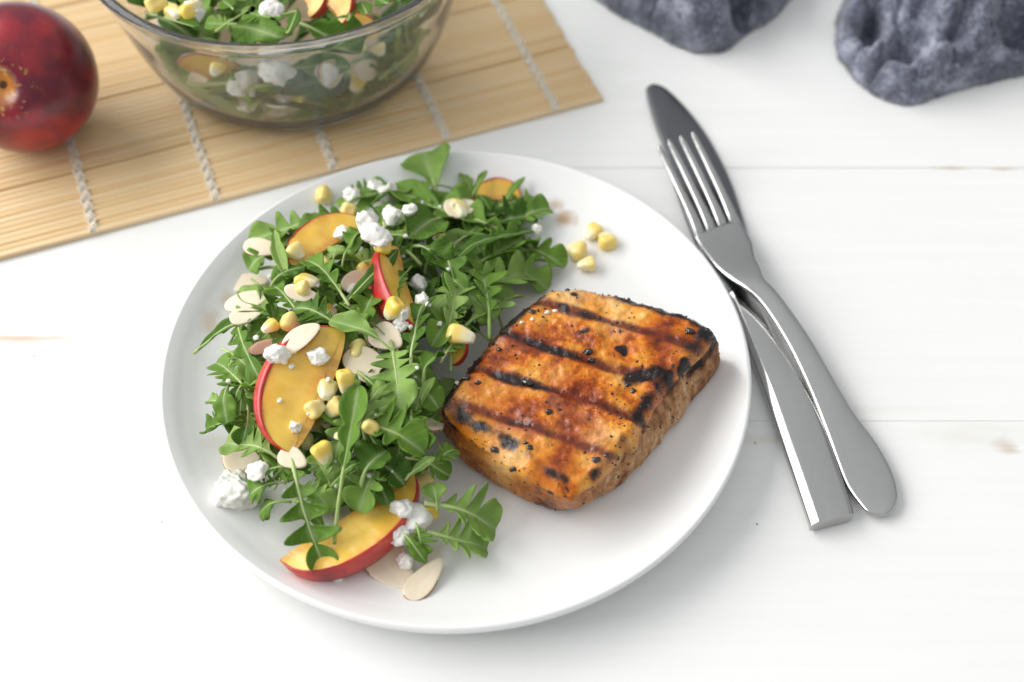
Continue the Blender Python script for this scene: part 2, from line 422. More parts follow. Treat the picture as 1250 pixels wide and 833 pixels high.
RTOP = blur(polar(TP, TH), 6) + .0018; RTOP = RTOP * (1 + .026 * fbm(np.stack([np.cos(TH), np.sin(TH), 0 * TH], -1), 6, 4, 15, .6))
ab = np.arctan2((BP - CC)[:, 1], (BP - CC)[:, 0])
rb = np.linalg.norm(BP - CC, axis=1)
seen = []
RB = RTOP.copy() + .001
i = np.argsort(ab); RBv = np.interp(TH, ab[i], rb[i], left=np.nan, right=np.nan)
RB = np.where(np.isnan(RBv), RB, RBv); RB = blur(RB, 8)
rows, at_mark, at_side, at_char, at_front = [], [], [], [], []
# grill bars: direction and offsets measured on the chop
gl = [((575, 492), (735, 556)), ((572, 448), (772, 508)), ((606, 404), (812, 470)), ((668, 364), (850, 428))]
gd = at(772, 508, ZT)[:2] - at(572, 448, ZT)[:2]; gd /= np.linalg.norm(gd); gn = np.array([-gd[1], gd[0]])
offs = [float(np.dot((at(*a, ZT)[:2] + at(*b, ZT)[:2]) / 2 - CC, gn)) for a, b in gl]
def chop_row(P, kind, v):
    pass
NR, NS, NB = 110, 44, 8
rad_dir = np.stack([np.cos(TH), np.sin(TH)], -1)
BURN = [([(549, 490), (562, 504), (582, 519), (604, 533), (626, 545)], .0030, 1.0), ([(541, 486), (556, 468), (574, 449), (592, 428), (612, 406), (634, 382), (658, 364), (690, 350)], .0028, .95), ([(690, 350), (735, 354), (780, 364), (820, 380), (852, 387)], .0036, 1.0),
        ([(852, 388), (866, 402), (852, 422), (834, 438), (816, 456)], .0050, .85), ([(800, 474), (790, 490), (778, 508)], .0034, .8), ([(762, 534), (742, 560), (724, 574)], .0022, .75), ([(646, 556), (668, 572), (690, 582)], .0022, .6), ([(806, 452), (770, 462)], .0040, .8), ([(668, 366), (690, 376)], .0030, .8)]
BURN = [(smooth_profile([at(x, y, ZT)[:2] for x, y in pl], 4), w, a) for pl, w, a in BURN]
def burn(xy, p3):
    out = np.zeros(len(xy))
    n1 = fbm(p3, 130, 3, 31); n2 = fbm(p3, 55, 2, 35)
    for q_, w, a in BURN:
        best = np.full(len(xy), 9.)
        for A0, B0 in zip(q_[:-1], q_[1:]):
            e = B0 - A0; t_ = np.clip(((xy - A0) @ e) / (e @ e + 1e-12), 0, 1); best = np.minimum(best, np.linalg.norm(xy - A0 - t_[:, None] * e, axis=1))
        out = np.maximum(out, a * np.exp(-(best / w) ** 2) * np.clip(.80 + 1.0 * n1 + .6 * n2, 0, 1.2))
    return out
Vs = []
fr = sstep(-.2, .5, np.cos(TH - R(-135)))            # side that faces the front left, glazed
fr = np.where((TH > R(-168)) & (TH < R(-92)), 1, 0).astype(float); fr = blur(fr, 14)
for k in range(1, NR + 1):
    q = (k / NR) ** .85; r = RTOP * q
    xy = CC + rad_dir * r[:, None]
    z = ZT + .0012 * (1 - q ** 2) - .0052 * np.clip((q - .84) / .16, 0, 1) ** 2.6
    p3 = np.c_[xy, np.full(NTH, 0.)]
    rel = xy - CC; o_ = rel @ gn + .0012 * fbm(p3, 60, 2, 5); l_ = rel @ gd
    mk = np.zeros(NTH)
    for j, of in enumerate(offs):
        w = .0027 + .0011 * fbm(p3, 70, 2, 11 + j)
        amp = np.clip(.84 + .95 * fbm(p3, 70, 3, 21 + j),   .55, 1.2)
        mk = np.maximum(mk, amp * np.exp(-((o_ - of) / w) ** 2))
    mk *= 1 - .6 * sstep(.9, 1, np.full(NTH, q))
    z = z + .0018 * fbm(p3, 85, 3, 2) + .0009 * fbm(p3, 260, 3, 3) - .0011 * mk + .0016 * fbm(p3, 30, 2, 9)
    # charred rim, strongest on the left, far and right sides
    ch = burn(xy, p3)
    ch = np.maximum(ch, .9 * sstep(.25, .6, fbm(p3, 42, 2, 91)) * sstep(.0, .5, fbm(p3, 160, 2, 92)))
    Vs.append(np.c_[xy, z]); at_mark.append(mk); at_char.append(ch); at_side.append(sstep(.985, 1.0, np.full(NTH, q)) * .25)
for k in range(1, NS + 1):
    v = k / NS
    r = RTOP + (RB - RTOP) * sstep(-.05, .95, np.full(NTH, v)) + .0018 * np.sin(np.pi * v) - .0022 * np.clip((v - .86) / .14, 0, 1) ** 2
    z = ZT - .0052 - (ZT - .0052 - ZP - .0006) * v
    xy = CC + rad_dir * r[:, None]; p3 = np.c_[xy, np.full(NTH, z)]
    dr = .0024 * fbm(p3 * np.array([1, 1, .6]), 80, 3, 51) + .0010 * fbm(p3, 240, 3, 53)
    xy = xy + rad_dir * dr[:, None]
    z = z + .0016 * fbm(np.c_[xy, np.full(NTH, 0)], 85, 3, 2) * (1 - v) + .0016 * fbm(np.c_[xy, np.full(NTH, 0)], 30, 2, 9) * (1 - v) - .0 * v
    Vs.append(np.c_[xy, np.broadcast_to(z, NTH)])
    at_mark.append(np.zeros(NTH)); at_side.append(.25 + .75 * sstep(.0, .12, np.full(NTH, v)))
    e = .6 * np.exp(-(v / .12) ** 2) * np.clip(.2 * sstep(-.15, .5, np.sin(TH + .15)) + fbm(p3, 110, 3, 31), 0, 1) + .85 * fr * np.exp(-(v / .34) ** 2) * np.clip(.25 + 1.5 * fbm(p3, 60, 3, 33), 0, 1) + .62 * np.exp(-((v - 1) / .10) ** 2) * np.clip(.6 + fbm(p3, 90, 2, 37), 0, 1)
    back = np.clip(np.cos(TH - R(20)), 0, 1) ** 6
    e = e + burn(CC + rad_dir * RTOP[:, None] * .985, np.c_[xy, np.full(NTH, v * .02)]) * np.exp(-(v / .22) ** 2)
    at_char.append(np.clip(e + .35 * back * np.clip(.5 + fbm(p3, 70, 2, 39), 0, 1), 0, 1))
for k in range(1, NB + 1):
    r = (RB - .0022) * (1 - k / (NB + 1)); xy = CC + rad_dir * r[:, None]
    Vs.append(np.c_[xy, np.full(NTH, ZP + .0004)]); at_mark.append(np.zeros(NTH)); at_side.append(np.ones(NTH)); at_char.append(np.zeros(NTH))
NTOT = NR + NS + NB
V = np.concatenate(Vs); V[:, 2] = np.maximum(V[:, 2], ZP + .0003)
F = grid_faces(NTOT, NTH, wrap_m=True)
cz = float(V[:NTH, 2].mean()); V = np.r_[V, [[CC[0], CC[1], cz]], [[CC[0], CC[1], ZP + .0004]]]
ci = NTOT * NTH
F += [(ci, k, (k + 1) % NTH) for k in range(NTH)] + [(ci + 1, (NTOT - 1) * NTH + (k + 1) % NTH, (NTOT - 1) * NTH + k) for k in range(NTH)]
A = {'mark': np.r_[np.concatenate(at_mark), 0, 0], 'side': np.r_[np.concatenate(at_side), 0, 1], 'char': np.r_[np.concatenate(at_char), 0, 0],
     'front': np.r_[np.tile(fr, NTOT), 0, 0]}
chop = tag(empty('pork_chop', (CC[0], CC[1], ZP)), 'thick grilled boneless pork chop with dark grill marks and glossy glaze on the plate', 'pork chop')
Vl = V - np.array([CC[0], CC[1], ZP])
obj('meat', mesh_np('chop', Vl, F, M['chop'], attrs=A), chop)
add_surface(V, F); build_bvh()
# pepper grains and char crumbs stuck on the glaze: too small to pick one by one
rng = random.Random(4)
M['pepper'] = plain('black_pepper', (.018, .013, .010), .35, Coat_Weight=.5)
def scatter_bits(n, rmin, rmax, seed, rows):
    rr = random.Random(seed); VV, FF = [], []
    ico = bmesh.new(); bmesh.ops.create_icosphere(ico, subdivisions=1, radius=1); iv = [v.co.copy() for v in ico.verts]; ifc = [tuple(v.index for v in f.verts) for f in ico.faces]; ico.free()
    for _ in range(n):
        k = rr.randrange(*rows); j = rr.randrange(NTH)
        if rr.random() > (k / NR if k < NR else .8): continue
        p = Vl[k * NTH + j]; s = rmin + (rmax - rmin) * rr.random() ** 3
        q = Matrix.Rotation(rr.random() * 6.3, 3, Vector((rr.random() - .5, rr.random() - .5, rr.random())).normalized())
        b = len(VV); sx, sy = .7 + .8 * rr.random(), .6 + .6 * rr.random()
        for v in iv:
            w = q @ Vector((v.x * sx, v.y * sy, v.z * .6)) * s * (.75 + .5 * rr.random()); VV.append((p[0] + w.x, p[1] + w.y, p[2] + w.z + s * .2))
        FF += [tuple(b + a for a in f) for f in ifc]
    return VV, FF
V, F = scatter_bits(700, .00018, .00075, 7, (20, NR + 36)); V2, F2 = scatter_bits(130, .0003, .0012, 8, (NR - 8, NR + 4)); F += [tuple(a + len(V) for a in f) for f in F2]; V += V2
tag(obj('pepper_grains', mesh_np('pepper', V, F, M['pepper'], smooth=False), chop), 'coarse black pepper grains stuck to the glaze', kind='stuff')
# a few shiny burnt glaze lumps that can be made out one by one
def lump(name, px, py, z, s, mat, parent, off, seed, flat=.6):
    bm = bmesh.new(); bmesh.ops.create_icosphere(bm, subdivisions=3, radius=1)
    P = np.array([v.co[:] for v in bm.verts]); F = [tuple(v.index for v in f.verts) for f in bm.faces]; bm.free()
    P = P * (1 + .9 * fbm(P + seed * 7.1, 1.9, 3, seed, .65))[:, None] * np.array([1, .75, flat]) * s * .85
    p = drop(px, py, s * .1) - off
    return obj(name, mesh_np(name, P + p, F, mat), parent)
M['burnt'] = plain('burnt_glaze', (.012, .008, .008), .14, Coat_Weight=1.0)
coff = np.array([CC[0], CC[1], ZP])
for n_, (px, py, s) in enumerate([(570, 462, .0021), (583, 468, .0014), (645, 468, .0022), (718, 430, .0022), (722, 440, .0015), (609, 427, .0012), (670, 503, .0019), (683, 501, .0010), (646, 547, .0016), (641, 541, .0012),
                                  (728, 562, .0018), (741, 556, .0014), (604, 549, .0018), (700, 360, .0017), (650, 381, .0015), (842, 405, .0022), (773, 478, .0016), (765, 470, .0013)]):
    lump('char_lump', px, py, ZT + .0003, s, M['burnt'], chop, coff, n_ + 3)
M['fatbit'] = plain('pale_fat', (.80, .70, .55), .3, Coat_Weight=.6)
for n_, (px, py, s) in enumerate([(668, 382, .0014), (678, 380, .0012), (637, 394, .0011), (650, 390, .0010), (559, 468, .0013)]):
    lump('fat_speck', px, py, ZT + .0004, s, M['fatbit'], chop, coff, n_ + 33, .45)

# ------------------------------------------------------------------ arugula leaves
def plate_floor(xy):
    r = np.linalg.norm(xy - np.array(PLATE[:2]), axis=-1)
    return np.interp(r, [0, .085, .0965, .1055, .1120, .1165, .1192], [ZP, ZP, ZP + .0007, ZP + .0026, ZP + .0056, ZP + .0085, .0169]) + .0006
BOWL_C = None
def leaf_shape(kind, rr, W):
    """half width of the blade along t in 0..1 for the left and right side, and where the bare stalk ends"""
    def bump(t, c, s, a): 
        x = (t - c) / s; return a * np.clip(1 - x * x, 0, None) ** (.62 if c > .68 else .95)
    if kind == 'spoon':
        fs = rr.uniform(.16, .28); spec = [[(.70, .31, 1.0), (.40, .16, .42 * rr.uniform(.2, 1.2))] for _ in (0, 1)]; base = .07
    elif kind == 'narrow':
        fs = rr.uniform(.05, .15); spec = [[(.62, .40, .9), (.30, .25, .6)] for _ in (0, 1)]; base = .18
    elif kind == 'stem':
        fs = .5; spec = [[(.85, .15, .9)] for _ in (0, 1)]; base = .05
    elif kind == 'sprig':
        fs = .42; spec = [[(.86, .145, .85), (.66, .09, .60 * rr.uniform(.8, 1.2)), (.52, .06, .35)] for _ in (0, 1)]; base = .07
    elif kind == 'pinnate':
        fs = .08; spec = []
        for s in (0, 1):
            j = rr.uniform(-.02, .02); spec.append([(.87, .135, .50), (.64 + j, .075, .95), (.45 + j, .07, .85), (.28 + j, .06, .6), (.15, .04, .35)])
        base = .06
    else:
        fs = rr.uniform(.10, .22); spec = []
        for s in (0, 1):
            j = rr.uniform(-.03, .03)
            spec.append([(.83, .185, rr.uniform(.70, .95)), (.58 + j, .085, rr.uniform(.85, 1.2)), (.42 + j, .075, rr.uniform(.6, 1.0)), (.28 + j, .06, rr.uniform(.3, .7))])
        base = .14
    def half(s, t):
        w = np.zeros_like(t)
        for c, sg, a in spec[s]: w = np.maximum(w, bump(t, c, sg, a))
        body = base * sstep(fs - .06, fs + .08, t) * np.clip((1.0 - t) / .1, 0, 1) ** .5
        return W * .5 * np.maximum(w, body)
    return half, fs
LEAVES = []
def leaf(P0, P1, W, kind='lobed', arch=.004, roll=0., curl=.25, seed=0, nt=54, ns=4, clamp=None, name='arugula_leaf', side_bend=0.):
    rr = random.Random(seed); P0 = np.asarray(P0, float); P1 = np.asarray(P1, float)
    if clamp is clamp_plate and kind in ('lobed', 'narrow'): P0, P1 = P0 - (P1 - P0) * .10, P1 + (P1 - P0) * .08
    D = P1 - P0; L = np.linalg.norm(D); tx = D / L
    up = np.array([0, 0, 1.]) - tx * tx[2]; up /= np.linalg.norm(up) + 1e-9
    sx = np.cross(tx, up); c, s = math.cos(R(roll)), math.sin(R(roll))
    n = up * c + sx * s; sd = np.cross(tx, n)
    t = np.linspace(0, 1, nt)
    half, fs = leaf_shape(kind, rr, W)
    ph = rr.random() * 6.28; b2 = rr.uniform(-1, 1)
    def centre(tt):
        tt = np.asarray(tt)
        return P0 + D * tt[..., None] + n * ((arch * 4 * tt * (1 - tt)) + L * .02 * np.sin(tt * 7 + ph))[..., None] + sd * ((side_bend * 4 * tt * (1 - tt)) + L * .035 * b2 * np.sin(np.pi * tt))[..., None]
    S = np.linspace(-1, 1, 2 * ns + 1)
    TT, SS = np.meshgrid(t, S, indexing='ij')
    wL, wR = half(0, t), half(1, t)
    w = np.where(SS < 0, wL[:, None], wR[:, None])
    fwd = rr.uniform(.10, .24) * W / L
    T2 = np.clip(TT + fwd * (np.abs(SS) ** 1.3) * (w / (W * .5 + 1e-9)) * (1 - TT * .7), 0, 1.15)
    cen = centre(T2)
    off = SS * w
    twist = rr.uniform(-.5, .5)
    k = curl * rr.uniform(.3, 2.2) * (1 if rr.random() < .8 else -1); fold = rr.uniform(.05, .30)
    zz = k * np.abs(SS) ** 2 * w + fold * np.abs(off)
    rip = rr.uniform(.08, .22) * w * np.abs(SS) ** 1.5
    zz = zz + rip * np.sin(TT * rr.uniform(16, 26) + ph + np.sign(SS) * 1.3) + twist * off * (TT - .3)
    # tip droop or lift
    tip = rr.uniform(-.12, .08) * L; zz = zz + tip * np.clip(TT - .6, 0, 1) ** 2
    V = cen + sd * off[..., None] + n * zz[..., None]
    V = V + (.0007 * fbm(V + seed * .37, 130, 2, 77))[..., None] * n
    V = V.reshape(-1, 3)
    if clamp is not None: V = clamp(V)
    root = empty(name, tuple(P0)); LEAVES.append(root)
    Vl_ = V - P0
    F = []
    m = 2 * ns + 1
    i0 = max(0, int((fs - .08) * nt))
    for i in range(i0, nt - 1):
        for j in range(m - 1): F.append((i * m + j, (i + 1) * m + j, (i + 1) * m + j + 1, i * m + j + 1))
    use = i0 * m
    F = [tuple(a - use for a in f) for f in F]
    uv = np.stack([TT.ravel(), SS.ravel() * .5 + .5], -1)
    bl = obj('blade', mesh_np('blade', Vl_[use:], F, [M['leaf_top'], M['leaf_under']], uv=uv[use:]), root)
    so = bl.modifiers.new('thickness', 'SOLIDIFY'); so.thickness = .00032; so.offset = 0; so.material_offset = 1; so.material_offset_rim = 1
    if clamp is clamp_plate: add_surface(V[use:], F)
    # stalk and midrib
    mid = V.reshape(nt, m, 3)[:, ns] - P0
    sel = np.linspace(0, int(nt * .9), 22).astype(int)
    r0 = min(.00105, max(.0006, W * .05)) * rr.uniform(.85, 1.2)
    rads = np.interp(t[sel], [0, fs, .5, .9], [r0, r0 * .95, r0 * .6, .00022])
    Vt, Ft = tube(mid[sel], rads, 6)
    obj('stalk', mesh_np('stalk', Vt, Ft, M['stem']), root)
    return root
# the heap on the plate: how high the greens stand
def heap(x, y):
    """height of the greens over the plate, by place (metres)"""
    c = at(445, 430, ZP + .015)[:2]
    p = np.array([x, y]) - c; a = R(14)
    u = (p[0] * math.cos(a) + p[1] * math.sin(a)) / .074; v = (-p[0] * math.sin(a) + p[1] * math.cos(a)) / .100
    return .030 * max(0., 1 - (u * u + v * v)) ** .75
def on_heap(px, py, dz=0.):
    z = ZP + .004
    for _ in range(12):
        p = at(px, py, z); z = .5 * z + .5 * (ZP + .002 + heap(p[0], p[1]) + dz)
    return at(px, py, z)
def clamp_plate(V):
    V = V.copy(); V[:, 2] = np.maximum(V[:, 2], plate_floor(V[:, :2])); return V
PXM = 1 / 2700.0
hero = [  # root px, tip px, width px, kind, arch mm, roll, dz mm
 (536, 246, 518, 192, 54, 'spoon', 3, -8, 6), (636, 297, 488, 236, 42, 'lobed', 5, 0, 8), (545, 268, 500, 288, 44, 'spoon', 3, -15, 8),
 (652, 284, 556, 320, 20, 'narrow', 4, 10, 7), (622, 303, 684, 324, 38, 'lobed', 3, 0, 2), (622, 277, 668, 256, 34, 'lobed', 3, 10, 2),
 (616, 253, 639, 219, 9, 'narrow', 2, 0, 5), (576, 240, 593, 210, 8, 'narrow', 2, 0, 6), (574, 240, 562, 214, 15, 'narrow', 2, 20, 4),
 (597, 404, 583, 316, 38, 'lobed', 4, 25, 4), (606, 322, 664, 350, 38, 'lobed', 4, 0, 0), (532, 316, 590, 338, 22, 'narrow', 3, 0, 3),
 (594, 338, 522, 384, 40, 'lobed', 4, 0, 2), (426, 366, 481, 310, 18, 'narrow', 4, 20, 6), (418, 328, 452, 282, 26, 'spoon', 5, -25, 5),
 (468, 288, 455, 254, 20, 'spoon', 3, 30, 6), (464, 288, 514, 294, 10, 'narrow', 2, 0, 5), (400, 272, 312, 294, 34, 'lobed', 3, 0, 3),
 (442, 262, 372, 278, 26, 'lobed', 3, 0, 4), (338, 308, 304, 330, 30, 'spoon', 2, 0, 1), (338, 288, 350, 338, 15, 'narrow', 3, 0, 6),
 (328, 352, 373, 326, 20, 'spoon', 3, -10, 6), (422, 370, 376, 322, 24, 'lobed', 4, 0, 7), (405, 324, 413, 300, 18, 'spoon', 2, 0, 7),
 (367, 387, 334, 352, 28, 'lobed', 4, 0, 4), (414, 402, 362, 380, 38, 'lobed', 4, 0, 5), (334, 378, 276, 402, 22, 'lobed', 2, 0, 2),
 (243, 426, 326, 384, 15, 'narrow', 3, 0, 2), (286, 442, 344, 398, 13, 'narrow', 3, 20, 4), (300, 478, 266, 446, 32, 'lobed', 3, 0, 2),
 (288, 462, 277, 518, 26, 'spoon', 4, 20, 4), (278, 493, 255, 490, 13, 'spoon', 1, 0, 2), (292, 514, 254, 524, 22, 'lobed', 2, 0, 2),
 (302, 498, 296, 540, 26, 'lobed', 4, -20, 4), (300, 470, 287, 492, 14, 'spoon', 3, 0, 5), (324, 508, 311, 478, 20, 'spoon', 3, 0, 5),
 (326, 502, 327, 466, 14, 'narrow', 3, 40, 5), (306, 442, 330, 478, 28, 'lobed', 3, 0, 2), (340, 562, 281, 544, 34, 'lobed', 4, 0, 3),
 (482, 432, 403, 393, 22, 'spoon', 4, 0, 8), (448, 415, 436, 382, 18, 'spoon', 3, 0, 7), (505, 449, 523, 372, 32, 'lobed', 5, -25, 5),
 (478, 424, 489, 500, 46, 'lobed', 5, 10, 7), (518, 474, 542, 436, 24, 'spoon', 5, -30, 5), (504, 510, 529, 464, 10, 'narrow', 4, 0, 6),
 (447, 507, 482, 463, 21, 'spoon', 4, 0, 8), (436, 504, 419, 456, 18, 'spoon', 4, 20, 6), (478, 496, 486, 530, 28, 'spoon', 3, 0, 6),
 (504, 498, 516, 548, 34, 'lobed', 4, 20, 5), (432, 520, 512, 552, 48, 'lobed', 5, 0, 7), (438, 526, 480, 496, 18, 'narrow', 4, 0, 8),
 (408, 664, 438, 472, 30, 'sprig', 7, 0, 9), (356, 560, 400, 704, 62, 'pinnate', 6, 0, 4), (355, 613, 316, 628, 19, 'spoon', 3, 0, 4),
 (346, 592, 309, 604, 28, 'lobed', 3, 0, 3), (348, 572, 313, 584, 20, 'lobed', 3, 0, 6), (360, 612, 393, 643, 12, 'narrow', 3, 0, 3),
 (404, 594, 384, 558, 24, 'lobed', 3, 0, 6), (362, 592, 402, 622, 26, 'lobed', 3, 0, 1), (440, 594, 472, 550, 40, 'spoon', 4, -10, 7),
 (408, 592, 438, 566, 11, 'narrow', 2, 0, 7), (526, 616, 600, 643, 46, 'lobed', 3, 0, 2), (520, 652, 588, 670, 42, 'lobed', 3, 0, 1),
 (534, 624, 527, 590, 21, 'spoon', 3, 0, 3), (498, 584, 529, 561, 11, 'narrow', 3, 0, 7), (495, 654, 518, 685, 14, 'narrow', 2, 0, 4),
 (528, 574, 554, 550, 22, 'lobed', 2, 0, 1), (508, 640, 514, 676, 24, 'lobed', 2, 0, 2), (560, 350, 610, 372, 30, 'lobed', 3, 0, 2),
 (470, 345, 440, 400, 30, 'lobed', 4, 0, 2), (500, 330, 470, 380, 26, 'lobed', 4, 0, 2), (570, 380, 530, 420, 30, 'lobed', 4, 0, 2),
 (470, 560, 440, 620, 34, 'lobed', 4, 0, 1), (500, 560, 545, 580, 26, 'lobed', 3, 0, 0), (380, 400, 330, 440, 30, 'lobed', 4, 0, 1),
 (555, 300, 600, 268, 28, 'lobed', 3, 0, 4), (600, 262, 650, 244, 30, 'lobed', 3, 0, 3), (590, 290, 648, 266, 34, 'lobed', 4, 0, 3), (580, 330, 640, 300, 36, 'lobed', 4, 0, 4), (560, 360, 640, 340, 38, 'lobed', 4, 10, 3), (570, 400, 628, 366, 34, 'lobed', 4, 0, 1), (545, 340, 600, 386, 36, 'lobed', 4, 0, 4),
 (520, 260, 580, 250, 30, 'spoon', 3, 0, 4), (540, 300, 560, 360, 34, 'lobed', 4, 0, 4), (505, 300, 545, 330, 34, 'spoon', 4, 0, 5), (540, 440, 565, 400, 26, 'lobed', 3, 0, 2), (500, 470, 535, 500, 28, 'spoon', 3, 0, 4), (450, 560, 490, 590, 30, 'lobed', 3, 0, 3), (330, 590, 370, 560, 30, 'lobed', 3, 0, 2), (275, 430, 310, 462, 26, 'lobed', 3, 0, 2), (420, 250, 470, 236, 30, 'lobed', 3, 0, 0), (385, 300, 350, 320, 22, 'lobed', 3, 0, 1)]
LG = 'arugula leaves of the salad on the plate'
OVER = (6, 7, 13, 20, 21, 22, 39, 51, 52, 58, 65)
def build_hero(k, extra=0.):
    bx, by, tx_, ty, w, kind, arch, roll, dz = hero[k]
    o = leaf(on_heap(bx, by, dz * .0006 + extra), on_heap(tx_, ty, dz * .0009 + extra), w * PXM * (1.22 if kind != 'pinnate' else 1.0), kind, arch * .001, roll, .3, 100 + k, clamp=clamp_plate)
    HERO[k] = o; o['kind_'] = kind; o['px'] = ((bx + tx_) / 2, (by + ty) / 2)
HERO = {}
for k in range(len(hero)):
    if k not in OVER: build_hero(k)
rr = random.Random(12)
poly = [(262, 420), (310, 320), (390, 255), (500, 222), (640, 245), (662, 280), (660, 330), (620, 370), (575, 430), (545, 480), (530, 560), (490, 610), (400, 650), (345, 620), (290, 545)]
def inside(x, y):
    c = False; j = len(poly) - 1
    for i in range(len(poly)):
        xi, yi = poly[i]; xj, yj = poly[j]
        if (yi > y) != (yj > y) and x < (xj - xi) * (y - yi) / (yj - yi) + xi: c = not c
        j = i
    return c
cnt = 0; k = 0
while cnt < 112:
    k += 1; x, y = rr.uniform(250, 690), rr.uniform(215, 660)
    if not inside(x, y): continue
    a = rr.uniform(0, 6.28); L = rr.uniform(70, 135); x2, y2 = x + L * math.cos(a), y + L * math.sin(a) * .8
    if not inside(x2, y2): continue
    lay = rr.uniform(.15, 1.05)
    p0, p1 = on_heap(x, y), on_heap(x2, y2)
    for p in (p0, p1): p[2] = ZP + (p[2] - ZP) * lay + rr.uniform(0, .002)
    leaf(p0, p1, rr.uniform(26, 44) * PXM, KIND := rr.choice(['lobed', 'lobed', 'lobed', 'spoon', 'narrow']), rr.uniform(.001, .006), rr.uniform(-45, 45), .35, 900 + k, nt=40, ns=3, clamp=clamp_plate)
    LEAVES[-1]['kind_'] = KIND; LEAVES[-1]['px'] = ((x + x2) / 2, (y + y2) / 2)
    cnt += 1
NEAR = [((375, 480), 'beside the large nectarine wedge'), ((425, 630), 'near the front nectarine wedge'), ((555, 470), 'next to the pork chop'), ((510, 340), 'round the narrow red nectarine wedge'),
        ((395, 290), 'by the half buried orange wedge'), ((600, 250), 'at the stalky far end of the plate salad'), ((285, 450), 'on the outer side of the plate salad'), ((470, 470), 'in the middle of the plate salad'), ((340, 350), 'among the almonds of the plate salad')]
def near(px): return min(NEAR, key=lambda q: (q[0][0] - px[0]) ** 2 + (q[0][1] - px[1]) ** 2)[1]
# ------------------------------------------------------------------ nectarine wedges
def wedge(A_, B_, bulge, depth, angle, tilt, label, group=None, seed=0, pit=.34, band=.97):
    """tips A and B, bulge to the left (+1) or right (-1) of A->B, one cut face up"""
    A_ = np.asarray(A_, float); B_ = np.asarray(B_, float); X = B_ - A_; L = np.linalg.norm(X); X = X / L
    up = np.array([0, 0, 1.]); up -= X * (X @ up); up /= np.linalg.norm(up)
    Y = np.cross(up, X) * bulge; c, s = math.cos(R(tilt)), math.sin(R(tilt))
    Y2 = Y * c + up * s; Z2 = up * c - Y * s
    nth, nr_, nphi = 40, 12, 20
    th = np.linspace(-np.pi / 2, np.pi / 2, nth)
    xo = .5 * L * np.sin(th); ro = depth * np.cos(th) ** .85; rf = ro * band
    def pt(x, r, phi):          # phi measured down from the upper cut face
        return X * x + (Y2 * math.cos(phi) - Z2 * math.sin(phi)) * r
    al = R(angle)
    Vf, Ff, UV = [], [], []
    for face, phi in ((0, 0.), (1, al)):
        b = len(Vf)
        for i in range(nth):
            pin = depth * pit * max(0, 1 - (xo[i] / ((.30 if pit > 0 else .49) * L)) ** 2) ** .5
            if face == 1: pin = max(0., pin)
            for j in range(nr_):
                q = j / (nr_ - 1); r = pin + (max(rf[i] if face == 0 else ro[i], pin) - pin) * q
                p = pt(xo[i], r, phi); 
                p = p + (Z2 if face == 0 else -Z2) * 0.0004 * float(vnoise(np.array([xo[i] * 180, r * 180, seed + face])))
                Vf.append(p); UV.append((max(0., min(1., (r / depth - .25) / .75 * .35 + q * .65)), i / nth))
        f = grid_faces(nth, nr_, off=b); flip = (face == 0) == (bulge > 0)
        Ff += [tuple(reversed(x)) for x in f] if flip else f
    b = len(Vf)
    for i in range(nth):        # pit hollow
        pin = depth * pit * max(0, 1 - (xo[i] / ((.30 if pit > 0 else .49) * L)) ** 2) ** .5
        for j in range(6): Vf.append(pt(xo[i], pin, al * j / 5) if pit > 0 else pt(xo[i], pin * (1 - j / 5), 0.) - Z2 * .006 * min(1, j / 2)); UV.append((.0, i / nth))
    f = grid_faces(nth, 6, off=b); Ff += [tuple(reversed(x)) for x in f] if bulge < 0 else f
    Vs_ = []
    for i in range(nth):
        for j in range(nphi):
            u = j / (nphi - 1); e = .00025 * math.sin(math.pi * u) ** .5
            cur = min(1, u / .3); Vs_.append(pt(xo[i], ro[i] * (band + (1 - band) * math.sin(cur * math.pi / 2)) + e, al * (-.006 + 1.018 * (u if band > .95 else max(0, u - .05) / .95))))
    f = grid_faces(nth, nphi); Fs = f if bulge < 0 else [tuple(reversed(x)) for x in f]
    C = (A_ + B_) / 2; 
    root = tag(empty('nectarine_wedge', tuple(C)), label, 'nectarine wedge', group)
    Vf = np.array(Vf); Vs_ = np.array(Vs_)
    lo = min(Vf[:, 2].min(), Vs_[:, 2].min()) + C[2]
    obj('flesh', mesh_np('flesh', Vf, Ff, M['flesh'], uv=UV), root); add_surface(Vf + C, Ff); add_surface(Vs_ + C, Fs)
    sk = obj('skin', mesh_np('skin', Vs_, Fs, M['peach_skin']), root)
    sm = sk.modifiers.new('thickness', 'SOLIDIFY'); sm.thickness = .0006; sm.offset = 0
    return root
def hp(px, py, dz): return on_heap(px, py, dz * .001)
wedge(hp(420, 404, 7), hp(356, 553, 5), -1, .0240, 50, 17, 'large nectarine wedge lying cut side up, sprinkled with corn and feta, on the plate', seed=1, pit=-.16, band=.84)
wedge(at(342, 683, ZP + .0105), at(496, 567, ZP + .0135), -1, .0225, 40, 12, 'nectarine wedge with red skin underneath, lying at the front edge of the salad', seed=2, pit=.12)
wedge(hp(486, 303, 3), hp(518, 404, 3), -1, .017, 75, 48, 'narrow nectarine wedge, red skin side up, sunk among the leaves behind the big wedge', seed=3, pit=.1)
wedge(hp(450, 276, 3), hp(362, 333, 3), -1, .017, 40, 14, 'orange nectarine wedge half buried behind the corn at the far side of the salad', seed=4, pit=.1)
wedge(hp(578, 244, 1), hp(636, 250, 1), 1, .012, 40, 25, 'small nectarine wedge at the far end of the plate salad beneath stalks', seed=5, pit=.1)
wedge(hp(530, 402, -6), hp(552, 446, -6), 1, .010, 60, 20, 'dark nectarine wedge tucked between the leaves and the pork chop', seed=6, pit=.1)
build_bvh()

